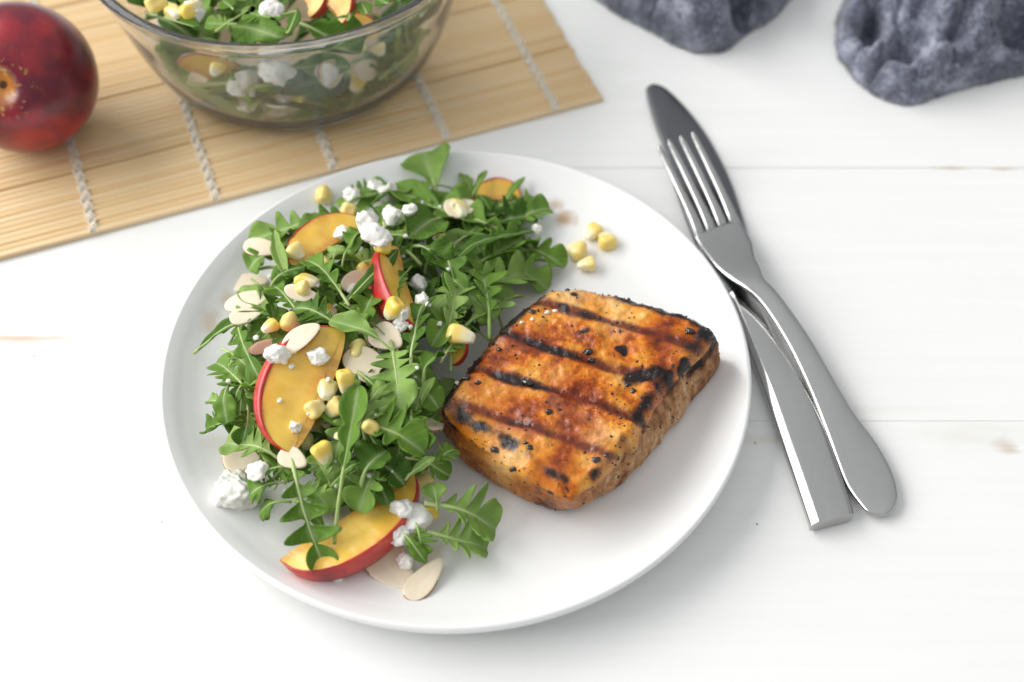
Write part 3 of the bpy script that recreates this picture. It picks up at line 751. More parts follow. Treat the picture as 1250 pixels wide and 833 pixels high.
# ------------------------------------------------------------------ corn kernels
def kernel_mesh(seed):
    bm = bmesh.new(); bmesh.ops.create_icosphere(bm, subdivisions=4, radius=1)
    P = np.array([v.co[:] for v in bm.verts]); F = [tuple(v.index for v in f.verts) for f in bm.faces]; bm.free()
    rr = random.Random(seed); e = .58
    S = np.sign(P) * np.abs(P) ** e
    z = S[:, 2]; tap = .60 + .40 * sstep(-1, .6, z)
    S = np.stack([S[:, 0] * tap * .0036 * rr.uniform(.9, 1.15), S[:, 1] * tap * .0027 * rr.uniform(.9, 1.2), z * .0045 * rr.uniform(.85, 1.1)], -1)
    S[:, 2] -= .0008 * np.exp(-((S[:, 0] / .0016) ** 2 + (S[:, 1] / .0014) ** 2)) * (z > 0)
    S = S + .00035 * np.stack([fbm(S + seed, 260, 2, seed + a) for a in range(3)], -1)
    return mesh_np('kernel', S, F, M['corn'])
KM = [kernel_mesh(s) for s in range(7)]
def kernel(P, rot, scale=1., m=0, label=None, group=None):
    o = obj('corn_kernel', KM[m % 7]); o.location = tuple(P); o.rotation_euler = rot; o.scale = (scale * .88,) * 3
    return tag(o, label or 'yellow corn kernel scattered over the plate salad', 'corn kernel', group)
rr = random.Random(77)
corn = [(398, 241, 1.2, 4), (425, 258, 1.2, 6), (362, 309, 1.1, 7), (393, 325, 1.1, 8), (376, 346, 1.4, 6), (480, 380, 1.2, 8), (405, 381, .9, 8), (356, 397, 1.15, 7), (563, 412, 1.45, 6),
        (434, 433, 1.5, 11), (400, 479, 1.3, 11), (409, 501, 1.35, 12), (398, 515, .9, 9), (395, 555, 1.2, 9), (517, 586, 1.2, 5), (561, 258, 1.3, 7), (466, 301, 1.2, 10), (372, 355, 1.0, 4), (417, 532, .8, 8), (384, 521, 1.15, 8), (386, 500, 1.1, 8), (374, 540, 1.0, 8), (422, 468, 1.2, 8), (447, 330, 1.0, 6), (330, 400, 1.0, 5), (535, 285, 1.0, 5), (452, 520, 1.0, 5)]
for k, (x, y, s, dz) in enumerate(corn):
    p = drop(x, y + 2, .0016 * s); ko = kernel(p, (rr.uniform(-1.9, -.4), rr.uniform(-.6, .6), rr.uniform(0, 6.3)), s, k, ('large' if s > 1.25 else 'small') + ' yellow corn kernel ' + near((x, y)), 'corn kernels ' + near((x, y))); add_object_surface(ko)
kernel(at(519, 624, ZP + .0110), (1.0, .3, .6), 1.35, 3, 'pale corn kernel behind the feta lump below the chop')
for k, (x, y, s, rz) in enumerate([(703, 306, 1.35, 1.2), (740, 293, 1.35, .3), (716, 323, 1.15, 1.7), (723, 284, 1.1, 2.4)]):
    kernel(at(x, y, ZP + .0032), (1.45, .1, rz), s, k + 2, 'corn kernel lying off the salad on bare plate behind the pork chop', 'corn kernels loose behind the chop')

# ------------------------------------------------------------------ sliced almonds
def almond(P, length, width, rotz, tilt=(0, 0), label=None, seed=0, skin=1.0, group=None, thick=.0013):
    n = 44; rr_ = random.Random(seed); a = np.linspace(0, 2 * np.pi, n, endpoint=False)
    r = 1 + .05 * np.sin(2 * a + rr_.random() * 6) + .03 * np.sin(3 * a + rr_.random() * 6)
    x = np.cos(a) * r * length / 2; y = np.sin(a) * r * width / 2 * (1 - .28 * np.cos(a))
    bend = rr_.uniform(-.9, .9) * .0009
    def ring(k, z): return np.c_[x * k, y * k, z + bend * ((x * k) / (length / 2)) ** 2]
    t = thick / 2
    rings = [ring(.22, t), ring(.45, t * 1.02), ring(.8, t * 1.0), ring(.94, t * .92), ring(.98, t * .6), ring(.98, -t * .6), ring(.94, -t * .92), ring(.5, -t), ring(.22, -t)]
    V = np.concatenate(rings); V[:, 2] += .00022 * fbm(V * np.array([1, 1, 0]) + seed, 150, 2, seed)
    F = grid_faces(len(rings), n, wrap_m=True) + [tuple(range(n)), tuple(reversed(range((len(rings) - 1) * n, len(rings) * n)))]
    root = tag(empty('almond_slice', tuple(P)), label or 'thin cream almond slice with brown skin edge lying in the plate salad', 'almond slice', group)
    root.rotation_euler = (R(tilt[0]), R(tilt[1]), rotz)
    obj('flesh', mesh_np('flesh', V, F, M['almond']), root)
    lo, hi = (0, n) if skin >= 1 else (int(rr_.random() * n), 0)
    cnt_ = n + 1 if skin >= 1 else int(n * skin * .55)
    st = int(rr_.random() * n); idx = [(st + k) % n for k in range(cnt_)]
    inn, out = .972, 1.005
    V2 = []
    for z, k in ((t * .80, inn), (t * .55, out), (-t * .55, out), (-t * .80, inn)):
        V2 += [(x[i] * k, y[i] * k, z + bend * (x[i] / (length / 2)) ** 2) for i in idx]
    F2 = grid_faces(4, cnt_)
    obj('skin', mesh_np('skin', V2, F2, M['almond_skin']), root)
    return root
rr = random.Random(5)
for k, (x, y, L, W_, ang, dz, tl, sk, lab) in enumerate([
    (304, 369, .020, .010, 18, 5, (0, -6), .8, 'almond slice at the outer edge of the salad nearest the bamboo mat'), (322, 305, .018, .009, -8, 6, (10, 0), .6, None), (369, 361, .016, .006, -15, 8, (45, 0), .9, None), (368, 414, .018, .010, 35, 7, (0, -10), .5, None),
    (452, 452, .024, .014, -35, 9, (8, 5), .9, 'large almond slice beneath a pale corn kernel in the middle of the salad'), (473, 452, .014, .008, -70, 10, (70, 10), 1, 'almond piece showing its brown skin in the middle of the salad'), (472, 414, .016, .011, -35, 8, (20, 0), .9, None),
    (358, 562, .012, .009, -25, 8, (10, 0), .2, None), (325, 424, .015, .005, 30, 6, (60, 0), 1, 'narrow almond sliver with dark skin edge beside the big nectarine wedge'),
    (530, 519, .018, .009, 75, 3, (0, 40), .3, 'beige almond slice wedged between leaves and the pork chop'), (296, 563, .016, .012, 10, 1, (0, 0), .3, None), (305, 347, .016, .010, 10, 4, (0, 0), .6, None),
    (562, 256, .016, .012, 20, 6, (0, 10), .6, None), (435, 345, .014, .009, 50, 5, (30, 0), .9, None), (300, 388, .014, .008, 10, 3, (0, 0), .5, None)]):
    almond(drop(x, y, .0012), L, W_, R(ang), tl, lab or ('cream almond slice ' + near((x, y))), 40 + k, sk, None if lab else 'almond slices ' + near((x, y)))
build_bvh()
almond(at(476, 690, ZP + .0022), .0245, .0165, R(-40), (0, 4), 'big almond slice topped with a feta crumb on the bare front of the plate', 61, .75)
almond(at(518, 708, ZP + .0030), .0215, .0095, R(50), (0, -5), 'slim almond slice lying beside the big almond slice on the bare plate', 62, .7)

# ------------------------------------------------------------------ feta crumbles
def feta(P, s, label=None, seed=0, group=None, sub=4):
    bm = bmesh.new(); bmesh.ops.create_icosphere(bm, subdivisions=sub, radius=1)
    Q = np.array([v.co[:] for v in bm.verts]); F = [tuple(v.index for v in f.verts) for f in bm.faces]; bm.free()
    rr_ = random.Random(seed)
    S = Q * np.array([1, rr_.uniform(.75, .95), rr_.uniform(.65, .85)]) * 1.12
    for _ in range(7):                       # broken faces
        nv = np.array([rr_.gauss(0, 1) for _ in range(3)]); nv /= np.linalg.norm(nv); h = rr_.uniform(.52, .82)
        ex = np.clip(S @ nv - h, 0, None); S = S - ex[:, None] * nv * .7
    d = 1 + .34 * fbm(Q + seed * 3.1, 1.5, 2, seed) + .15 * fbm(Q + seed, 4, 2, seed + 5) + .05 * fbm(Q, 10, 2, seed + 6)
    o = obj('feta_crumble', mesh_np('feta', S * d[:, None] * s, F, M['feta'])); o.location = tuple(P); o.rotation_euler = (0, 0, rr_.random() * 6.3)
    return tag(o, label or 'small white feta crumble scattered over the plate salad', 'feta', group)
for k, (x, y, s, dz, lab) in enumerate([(472, 241, .0062, 7, None), (460, 231, .0042, 7, None), (478, 268, .0052, 9, None), (446, 272, .0048, 7, None), (458, 292, .0056, 10, None), (511, 350, .0038, 7, 'feta crumble on the narrow red nectarine wedge'), (515, 368, .0034, 7, None), (488, 398, .0038, 8, None),
    (340, 436, .0050, 8, None), (388, 437, .0038, 11, 'flat feta crumble on the upper part of the big nectarine wedge'), (360, 522, .0026, 10, None), (430, 240, .0040, 5, None), (418, 288, .0036, 8, None), (486, 655, .0044, 4, 'feta crumble between the big almond slice and the feta lump with corn'), (491, 623, .0040, 6, None),
    (491, 384, .0030, 10, None), (318, 578, .0042, 2, None), (500, 258, .0030, 8, None), (655, 280, .0026, 2, None), (300, 378, .0030, 5, None), (448, 402, .0028, 8, None), (432, 355, .0028, 8, None)]):
    feta(drop(x, y + 1, s * .4), s * 1.0, lab or (('chunky' if s > .0045 else 'small') + ' white feta crumble ' + near((x, y))), 200 + k, None if lab else 'feta crumbles ' + near((x, y)))
feta(at(507, 630, ZP + .0115), .0072, 'white feta lump leaning on a corn kernel below the chop', 311)
feta(at(286, 597, ZP + .0065), .0088, 'largest feta lump, alone on the bare left side of the plate', 301, sub=5)
feta(at(495, 685, ZP + .0052), .0032, 'feta crumb lying on top of the big almond slice', 302)
feta(at(412, 706, ZP + .0018), .0030, 'feta crumb by the leaf tip on the bare front of the plate', 303)
crumbs = []
for k in range(46):
    while True:
        x, y = rr.uniform(270, 560), rr.uniform(240, 700)
        if inside(x, y): break
    fs_ = rr.uniform(.0006, .0014); feta(drop(x, y, fs_ * .4), fs_, 'tiny white feta crumb ' + near((x, y)), 400 + k, 'tiny feta crumbs ' + near((x, y)), sub=2)

# leaves that lie over the toppings, then the labels
for k in OVER: build_hero(k, .0015)
LOOK = {'lobed': 'lobed green arugula leaf', 'spoon': 'rounded spoon shaped arugula leaf', 'narrow': 'narrow strap like arugula leaf', 'stem': 'stalky arugula leaf', 'sprig': 'stalked arugula sprig', 'pinnate': 'feathery arugula leaf'}
for o in LEAVES:
    w = near(tuple(o['px'])); lb = LOOK[o['kind_']] + ' ' + w
    tag(o, lb, 'leaf', LOOK[o['kind_']].replace('leaf', 'leaves') + ' ' + w); del o['px']; del o['kind_']
SPECIAL = {0: 'broad pale rounded arugula leaf standing up at the far end of the plate salad', 51: 'long stalked arugula sprig running from the big nectarine wedge down over the lower wedge',
           52: 'feathery arugula leaf hanging over the tip of the lower nectarine wedge', 61: 'lobed arugula leaf lying out on bare plate beside the pork chop', 62: 'lower arugula leaf lying on bare plate by the sliced almonds',
           42: 'pale oak shaped arugula leaf in the middle of the plate salad', 1: 'long arugula leaf lying across the top of the plate salad', 49: 'large dark arugula leaf beneath the sprig, left of the chop'}
for k, l in SPECIAL.items():
    HERO[k]['label'] = l; del HERO[k]['group']

# ------------------------------------------------------------------ bamboo mat
MAT_A = R(20.6); E1 = np.array([-math.cos(MAT_A), -math.sin(MAT_A)]); E2 = np.array([-math.sin(MAT_A), math.cos(MAT_A)]); M0 = np.array([.0447, .5238])
def mat_bamboo():
    t = NT('bamboo'); r = t.rnd(); g = t.coord(); n = t.noise(t.mapping(g, (5, 500, 200)), 1, 4, .6); lo = t.noise(t.mapping(g, (10, 60, 1)), 1, 2)
    c = t.mix(r, (.76, .52, .25), (.84, .64, .38))
    c = t.mix(t.math('MULTIPLY', t.ramp(n, [(.35, 1), (.6, 0)]), .45), c, (.54, .34, .15))
    c = t.mix(t.math('MULTIPLY', lo, .25), c, (.78, .60, .36))
    dark = t.ramp(r, [(.0, 1), (.035, .8), (.06, 0)])
    c = t.mix(t.math('MULTIPLY', dark, .55), c, (.32, .16, .05))
    t.set(Base_Color=c, Roughness=.5); t.bump(n, .3, .0004); return t.m
M['bamboo'] = mat_bamboo()
mat_root = tag(empty('bamboo_mat', (M0[0], M0[1], 0)), 'bamboo slat sushi mat with pale stitched cords lying behind the plate', 'mat')
mat_root.rotation_euler = (0, 0, MAT_A + math.pi)      # local x along the slats to the left, local -y away from the camera
SL, PITCHS, SW = .44, .0034, .00338
prof_s = [(-SW / 2, 0), (-SW / 2 + .00003, .0018), (-SW / 3, .00205), (0, .0021), (SW / 3, .00205), (SW / 2 - .00003, .0018), (SW / 2, 0)]
xs = [0, .0006, SL * .25, SL * .5, SL * .75, SL - .0006, SL]
V = [(x, y * (1 if 0 < i < 6 else .8), z * (1 if 0 < i < 6 else .75)) for i, x in enumerate(xs) for y, z in prof_s]
F = grid_faces(len(xs), 7) + [tuple((i * 7, i * 7 + 6, (i + 1) * 7 + 6, (i + 1) * 7)) for i in range(len(xs) - 1)] + [tuple(reversed(range(7))), tuple(range((len(xs) - 1) * 7, len(xs) * 7))]
slat_me = mesh_np('slat', V, F, M['bamboo'])
rr = random.Random(31); ypos = []; yy = 0; 
for k in range(62):
    yy -= PITCHS
    if k in (12, 25, 41): yy -= .0011
    o = obj('slat', slat_me, mat_root); o.location = (rr.uniform(-.0007, .0007), yy + PITCHS / 2, .0003 + rr.uniform(0, .00018)); o.rotation_euler = (rr.uniform(-.05, .05), 0, rr.uniform(-.0004, .0004)); ypos.append(yy)
M['cord'] = plain('pale_cotton_cord', (.76, .71, .61), .6, Sheen_Weight=.1)
def cord_mesh():
    n = 62 * 8; s = np.linspace(0, 62, n); y = -s * PITCHS - .0011 * ((s > 12).astype(float) + (s > 25) + (s > 41))
    V, F = [], []
    for sgn in (1, -1):
        x = sgn * .0019 * np.cos(np.pi * s) ; z = .0026 + .0006 * np.sin(2 * np.pi * s) * sgn
        v, f = tube(np.c_[x + .0004 * np.sin(s * 2.3), y, z], .00058, 6); b = len(V); V += v; F += [tuple(b + i for i in q) for q in f]
    v, f = tube(np.c_[.0006 * np.sin(np.pi * s * 2), y, .0024 + 0 * s], .0006, 5); b = len(V); V += v; F += [tuple(b + i for i in q) for q in f]
    return mesh_np('cord', V, F, M['cord'])
cm = cord_mesh()
for k in range(8):
    o = obj('cord', cm, mat_root); o.location = (.024 + .0570 * k, 0, 0)

# ------------------------------------------------------------------ whole nectarine on the mat
def mat_nect():
    t = NT('nectarine_skin'); g = t.coord(); z = t.sep(g)[2]
    n = t.noise(g, 34, 4, .6); f = t.noise(g, 260, 3, .6)
    c = t.ramp(n, [(.30, (.070, .004, .018)), (.46, (.16, .006, .020)), (.60, (.34, .010, .022)), (.78, (.56, .03, .03))])
    dim = t.attr('dimple')
    ye = t.ramp(t.math('ADD', dim, t.math('MULTIPLY', t.math('SUBTRACT', n, .5), 1.3)), [(.40, 0), (.85, 1)])
    c = t.mix(ye, c, t.mix(f, (.60, .16, .03), (.70, .38, .08)))
    spk = t.math('MULTIPLY', t.ramp(f, [(.60, 0), (.68, 1)]), t.ramp(dim, [(.04, 0), (.3, 1)]))
    c = t.mix(t.math('MULTIPLY', spk, .7), c, (.66, .40, .10))
    t.set(Base_Color=c, Roughness=.30, Coat_Weight=.25, Coat_Roughness=.25, Subsurface_Weight=.05, Subsurface_Scale=.003); t.bump(t.noise(g, 500, 2), .05, .0004); return t.m
M['nect'] = mat_nect()
NR_ = .0348; NC = at(26, 95, .0023 + NR_)
bm = bmesh.new(); bmesh.ops.create_uvsphere(bm, u_segments=96, v_segments=72, radius=1)
P = np.array([v.co[:] for v in bm.verts]); F = [tuple(v.index for v in f.verts) for f in bm.faces]; bm.free()
pol = np.arccos(np.clip(P[:, 2], -1, 1)); azi = np.arctan2(P[:, 1], P[:, 0])
rad = NR_ * (1 - .27 * np.exp(-(pol / .24) ** 2) - .05 * np.exp(-((pol - np.pi) / .2) ** 2) - .030 * np.exp(-(azi / .16) ** 2) * np.sin(pol) ** .5 + .006 * fbm(P, 1.5, 2, 3))
axis = Vector(tuple(RT * .02 + UP * -.30 - FW * .95)).normalized()
Q = axis.to_track_quat('Z', 'Y').to_matrix() @ Matrix.Rotation(R(200), 3, 'Z')
Pn = (P * rad[:, None]) @ np.array(Q).T
nect = tag(empty('nectarine', (NC[0], NC[1], .0023)), 'whole dark red nectarine with stem hollow resting on the bamboo mat', 'nectarine')
Pn[:, 2] += -Pn[:, 2].min()
obj('fruit_body', mesh_np('nectarine', Pn, F, M['nect'], attrs={'dimple': np.exp(-(pol / .34) ** 2)}), nect)
ctr = Vector((0, 0, NC[2] - .0023)) + axis * NR_ * .725
bm = bmesh.new(); bmesh.ops.create_icosphere(bm, subdivisions=3, radius=1); S = np.array([v.co[:] for v in bm.verts]); Fi = [tuple(v.index for v in f.verts) for f in bm.faces]; bm.free()
S = S * (1 + .2 * fbm(S, 2, 2, 8))[:, None] * np.array([.0026, .0026, .0014]); S = S @ np.array(Q).T + np.array(ctr)
obj('stem_scar', mesh_np('scar', S, Fi, plain('dry_stem_scar', (.10, .055, .02), .8)), nect)

# ------------------------------------------------------------------ glass bowl with the rest of the salad
BASE_R = .068
BC = np.array([at(333, 90, .045)[0], at(335, 158, .008)[1] + BASE_R])
BZ = .0024
t = NT('clear_glass'); t.set(Base_Color=(.985, .995, .99, 1), Roughness=.0, IOR=1.36, Transmission_Weight=1.0); M['glass'] = t.m
hz = t.n('ShaderNodeBsdfDiffuse'); hz.inputs[0].default_value = (.80, .83, .82, 1); gm = t.n('ShaderNodeMixShader'); gm.inputs[0].default_value = .035  # milky haze; its diffuse white also stands in for light in the rim
t.lk(t.b.outputs[0], gm.inputs[1]); t.lk(hz.outputs[0], gm.inputs[2]); t.lk(gm.outputs[0], t.out.inputs[0])
outer = [(0, .0006), (.045, .0006), (.056, .0), (.0625, .0015), (.0690, .0065), (.0740, .0155), (.0795, .031), (.0842, .049), (.0882, .066), (.0904, .0755), (.0915, .0785), (.0936, .0805), (.0942, .0830), (.0934, .0852), (.0916, .0862), (.0900, .0855), (.0890, .0835)]
inner = [(.0876, .0755), (.0858, .065), (.0815, .048), (.0768, .031), (.0712, .0165), (.0652, .0085), (.055, .0050), (.03, .0045), (0, .0043)]
outer = [(r, z * .91) for r, z in outer]; inner = [(r, z * .91) for r, z in inner]
V, F = lathe(smooth_profile(outer + inner, 4), 128)
bowl = tag(obj('glass_bowl', mesh_np('bowl', V, F, M['glass'])), 'clear glass mixing bowl of salad standing on the bamboo mat', 'bowl'); bowl.location = (BC[0], BC[1], BZ)
in_r = np.array([p[0] for p in reversed(inner)]); in_z = np.array([p[1] for p in reversed(inner)])
def clamp_bowl(V, gap=.0016):
    V = V.copy(); d = V[:, :2] - BC; r = np.linalg.norm(d, axis=1) + 1e-9
    V[:, 2] = np.minimum(np.maximum(V[:, 2], BZ + .0043 + gap), BZ + .079)
    z = V[:, 2] - BZ; rm = np.interp(z, in_z, in_r) - gap; rm = np.where(z > .0673, .0866 - gap, rm)
    k = np.minimum(1, rm / r); V[:, :2] = BC + d * k[:, None]; return V
rr = random.Random(21)
n0 = len(LEAVES)
for k in range(104):
    top = k >= 64
    z = rr.uniform(.054, .073) if top else .007 + .05 * rr.random() ** 1.4
    rmax = np.interp(z, in_z, in_r) - .004
    a = rr.uniform(0, 6.28) if rr.random() < .35 else rr.uniform(-2.9, -.2)
    q = rmax * (rr.random() ** (.5 if top else .22)) * .97
    if 30 <= k < 64: a = rr.uniform(-2.75, -.4); z = .006 + .034 * rr.random(); rmax = np.interp(z, in_z, in_r) - .003; q = rmax * rr.uniform(.93, 1.)
    c = np.array([BC[0] + q * math.cos(a), BC[1] + q * math.sin(a), BZ + z]); L = rr.uniform(.025, .045)
    b = a + math.pi / 2 + rr.uniform(-.9, .9); el = rr.uniform(-.45, .45)
    d = np.array([math.cos(b) * math.cos(el), math.sin(b) * math.cos(el), math.sin(el)]) * L / 2
    bk = rr.choice(['lobed', 'lobed', 'spoon', 'narrow'])
    lo_ = leaf(c - d, c + d, rr.uniform(.015, .025), bk, rr.uniform(.001, .004), rr.uniform(-80, 80) if not top else rr.uniform(-35, 35), .35, 3000 + k, nt=36, ns=3, clamp=clamp_bowl)
    wh = 'on top of the salad in the glass bowl' if top else ('against the front glass of the bowl' if math.sin(a) < -.3 and q > .75 * rmax else 'deep in the glass bowl salad')
    tag(lo_, LOOK[bk] + ' ' + wh, 'leaf', LOOK[bk].replace('leaf', 'leaves') + ' ' + wh)
for (bx, by, tx_, ty, w, kind) in [(262, 40, 310, 2, 12, 'stem'), (350, 44, 362, 4, 14, 'narrow'), (425, 28, 428, -5, 9, 'narrow'), (290, 30, 250, 22, 26, 'lobed'), (330, 22, 300, 8, 26, 'lobed'), (450, 20, 440, -4, 18, 'narrow'), (200, 22, 240, 30, 24, 'spoon'), (362, 14, 325, 14, 16, 'spoon'), (480, 10, 460, -8, 20, 'lobed'), (285, 12, 270, -6, 20, 'spoon')]:
    lo_ = leaf(at(bx, by, BZ + .079), at(tx_, ty, BZ + .082), w * PXM * 1.25, kind, .003, 0, .3, 4000 + bx, clamp=clamp_bowl)
    wh = 'on top of the salad in the glass bowl'; tag(lo_, LOOK[kind] + ' ' + wh, 'leaf', LOOK[kind].replace('leaf', 'leaves') + ' ' + wh)
for k, (x, y, z, s) in enumerate([(232, 10, .080, 1.5), (212, 16, .078, 1.2), (185, 6, .080, 1.4), (336, 15, .076, 1.0), (365, 122, .030, 1.2), (258, 92, .050, 1.0), (448, 117, .030, 1.1), (438, 60, .060, 1.1), (305, 20, .074, .9), (480, 75, .05, 1.0)]):
    P = clamp_bowl(np.array([at(x, y, BZ + z)]), .006)[0]; kernel(P, (rr.uniform(-1.9, -.4), rr.uniform(-.6, .6), rr.uniform(0, 6.3)), s, k, 'yellow corn kernel mixed into the salad of the glass bowl', 'corn kernels in the glass bowl')
for k, (x, y, z, s) in enumerate([(296, 106, .040, .0070), (300, 128, .025, .0045), (338, 92, .050, .0085), (342, 120, .030, .0065), (400, 92, .045, .0055), (235, 14, .078, .005), (330, 2, .084, .005)]):
    P = clamp_bowl(np.array([at(x, y, BZ + z)]), s * .95 + .001)[0]; feta(P, s, 'white feta lump pressed among the leaves inside the glass bowl', 500 + k, 'feta in the glass bowl')
def bowl_almond(x, y, z, L, W_, ang, tl, k):
    P = clamp_bowl(np.array([at(x, y, BZ + z)]), L * .42)[0]; almond(P, L, W_, R(ang), tl, 'almond slice inside the glass bowl salad', 700 + k, .5, 'almond slices in the glass bowl')
for k, a in enumerate([(345, 136, .018, .020, .010, 5, (40, 0)), (410, 95, .045, .018, .012, 60, (55, 0)), (465, 100, .036, .016, .009, 50, (60, 20)), (225, 120, .03, .015, .009, -40, (40, 0))]): bowl_almond(*a, k)
def bwedge(a, za, b, zb, bulge, depth, ang, tilt, lab, sd, gap=.004):
    A_ = clamp_bowl(np.array([at(*a, BZ + za)]), gap)[0]; B_ = clamp_bowl(np.array([at(*b, BZ + zb)]), gap)[0]; return wedge(A_, B_, bulge, depth, ang, tilt, lab, None, sd, .15)
bwedge((205, 86), .048, (290, 140), .018, 1, .019, 42, 62, 'yellow nectarine wedge pressed against the front glass wall of the bowl', 21, .0025)
bwedge((383, -12), .084, (420, 32), .076, 1, .013, 70, 40, 'red skinned nectarine wedge on top of the salad in the glass bowl', 22)
bwedge((364, -10), .080, (378, 22), .074, 1, .012, 70, 40, 'darker red nectarine wedge beside the upper one in the glass bowl', 23)
bwedge((430, 62), .060, (480, 48), .064, 1, .012, 50, 20, 'nectarine wedge lying under the rim inside the glass bowl', 24, .008)

# ------------------------------------------------------------------ cutlery
def mat_steel(name, base, rough, along):
    t = NT(name); o = t.coord()
    n = t.noise(o, 45, 4, .6); st = t.noise(t.mapping(o, (700, 12, 60), (0, 0, along)), 1, 3, .6); sm_ = t.noise(t.mapping(o, (120, 25, 60), (0, 0, along)), 1, 3, .6)
    t.set(Base_Color=t.mix(t.math('ADD', t.math('MULTIPLY', n, .3), t.math('MULTIPLY', sm_, .45)), base, tuple(a * .68 for a in base)), Metallic=1.0,
          Roughness=t.math('ADD', rough - .08, t.math('ADD', t.math('MULTIPLY', n, .12), t.math('MULTIPLY', st, .10))))
    t.bump(st, .05, .0002); return t.m
M['steel'] = mat_steel('brushed_steel', (.60, .60, .59), .13, R(-12))
M['blade'] = mat_steel('dull_blade_steel', (.20, .205, .22), .34, R(-12))
def loft(stations, sect, name, mat, parent, off, sub=6):
    """stations: (yl px left x, left y, right x, right y, z centre, half thickness); sections are rings across the piece"""
    S = np.array(stations, float); n = len(S); u = np.linspace(0, n - 1, (n - 1) * sub + 1)
    S2 = np.array(smooth_profile([tuple(s) for s in S], sub))
    V = []
    m = len(sect)
    for lx, ly, rx, ry, z, h in S2:
        a = at(lx, ly, z); b = at(rx, ry, z); c = (a + b) / 2; d = (b - a) / 2
        for sx_, sz in sect: V.append(c + d * sx_ + np.array([0, 0, h * sz]))
    F = grid_faces(len(S2), m, wrap_m=True); F = F + [tuple(reversed(range(m))), tuple(range((len(S2) - 1) * m, len(S2) * m))]
    me = mesh_np(name, np.array(V) - off, F, mat)
    for p in list(me.polygons)[-2:]: p.use_smooth = False
    bm = bmesh.new(); bm.from_mesh(me); bmesh.ops.recalc_face_normals(bm, faces=bm.faces[:]); bm.to_mesh(me); bm.free()
    return obj(name, me, parent)
oct_sect = [(-1, 0), (-.995, .30), (-.96, .48), (-.89, .60), (-.86, .645), (-.64, .95), (-.61, .985), (-.55, 1.01), (-.2, 1.12), (.2, 1.12), (.66, 1.01), (.74, .96), (.77, .92), (.92, .62), (.985, .35), (1, 0), (.97, -.5), (.8, -.95), (.4, -1), (-.4, -1), (-.8, -.95), (-.97, -.5)]
flat_sect = [(-1, 0), (-.9, .6), (-.5, 1), (0, 1.05), (.5, 1), (.9, .6), (1, 0), (.9, -.6), (.5, -1), (-.5, -1), (-.9, -.6)]
koff = at(960, 500, 0)
knife = tag(empty('table_knife', tuple(koff)), 'steel table knife with dark blade lying under the fork beside the plate', 'knife')
loft([(795, 104, 799, 103, .0016, .0005), (789, 109, 811, 107, .0017, .0007), (792, 128, 828, 122, .0018, .0008), (800, 154, 849, 146, .0018, .0009), (811, 186, 869, 176, .0019, .0010), (824, 232, 891, 220, .0019, .0011), (843, 284, 908, 270, .0020, .0012), (862, 324, 920, 312, .0021, .0013), (878, 346, 921, 334, .0024, .0016), (888, 362, 921, 352, .0028, .0020)],
     flat_sect, 'blade', M['blade'], knife, koff)
loft([(887, 360, 920, 350, .0029, .0024), (893, 376, 924, 366, .0032, .0028), (903, 402, 936, 390, .0035, .0031), (914, 432, 950, 420, .0036, .0033), (932, 480, 978, 464, .0037, .0034), (947, 524, 1000, 508, .0037, .0034), (968, 584, 1022, 568, .0037, .0034), (985, 634, 1039, 618, .0037, .0034), (988, 645, 1042, 631, .0037, .0034)],
     oct_sect, 'handle', M['steel'], knife, koff)
foff = at(1000, 480, 0)
fork = tag(empty('table_fork', tuple(foff)), 'four tined steel fork resting on the knife beside the plate', 'fork')
# handle, arched neck and head in one forged piece
loft([(1073, 630.5, 1083, 628.5, .0034, .0005), (1062, 628, 1091, 621, .0034, .0010), (1050, 617, 1096, 605, .0034, .0013), (1032, 592, 1090, 578, .0036, .0014), (1019, 560, 1071, 542, .0042, .0015), (1004, 519, 1043, 504, .0052, .0016), (986, 475, 1018, 462, .0066, .0017), (965, 430, 992, 418, .0082, .0018), (944, 394, 968, 383, .0104, .0019), (926, 369, 949, 358, .0124, .0019), (907, 352, 934, 341, .0133, .0017),
      (890, 341, 928, 326, .0127, .0013), (876, 329, 921, 312, .0110, .0011), (864, 314, 918, 297, .0090, .0010), (854, 300, 910, 281, .0072, .0010), (847, 289, 903, 269, .0062, .0010)],
     [(-1, 0), (-.96, .45), (-.80, .82), (-.45, 1.18), (0, 1.34), (.45, 1.18), (.80, .82), (.96, .45), (1, 0), (.9, -.7), (.5, -1), (-.5, -1), (-.9, -.7)], 'handle', M['steel'], fork, foff)
tips = [(803, 178), (816, 172), (830.5, 167.5), (845, 162.5)]
for k in range(4):
    f0, f1 = k / 4 + .015, (k + 1) / 4 - .015
    L0, R0 = np.array([849, 292.]), np.array([905, 272.])
    a0 = L0 + (R0 - L0) * f0; b0 = L0 + (R0 - L0) * f1; tp = np.array(tips[k], float); ax = (R0 - L0) / np.linalg.norm(R0 - L0)
    st = []
    for q, hw, z in ((0, None, .0063), (.12, 6.0, .0056), (.3, 5.0, .0056), (.5, 4.4, .0072), (.7, 3.8, .0102), (.88, 3.2, .0138), (.97, 2.4, .0158), (1, .8, .0164)):
        if hw is None: a, b = a0, b0
        else:
            c = ((a0 + b0) / 2) * (1 - q) + tp * q; c = c + np.array([2.5 * math.sin(math.pi * q), 2 * math.sin(math.pi * q)]); a, b = c - ax * hw, c + ax * hw
        st.append((a[0], a[1], b[0], b[1], z, .0010))
    loft(st, flat_sect, 'tine', M['steel'], fork, foff)

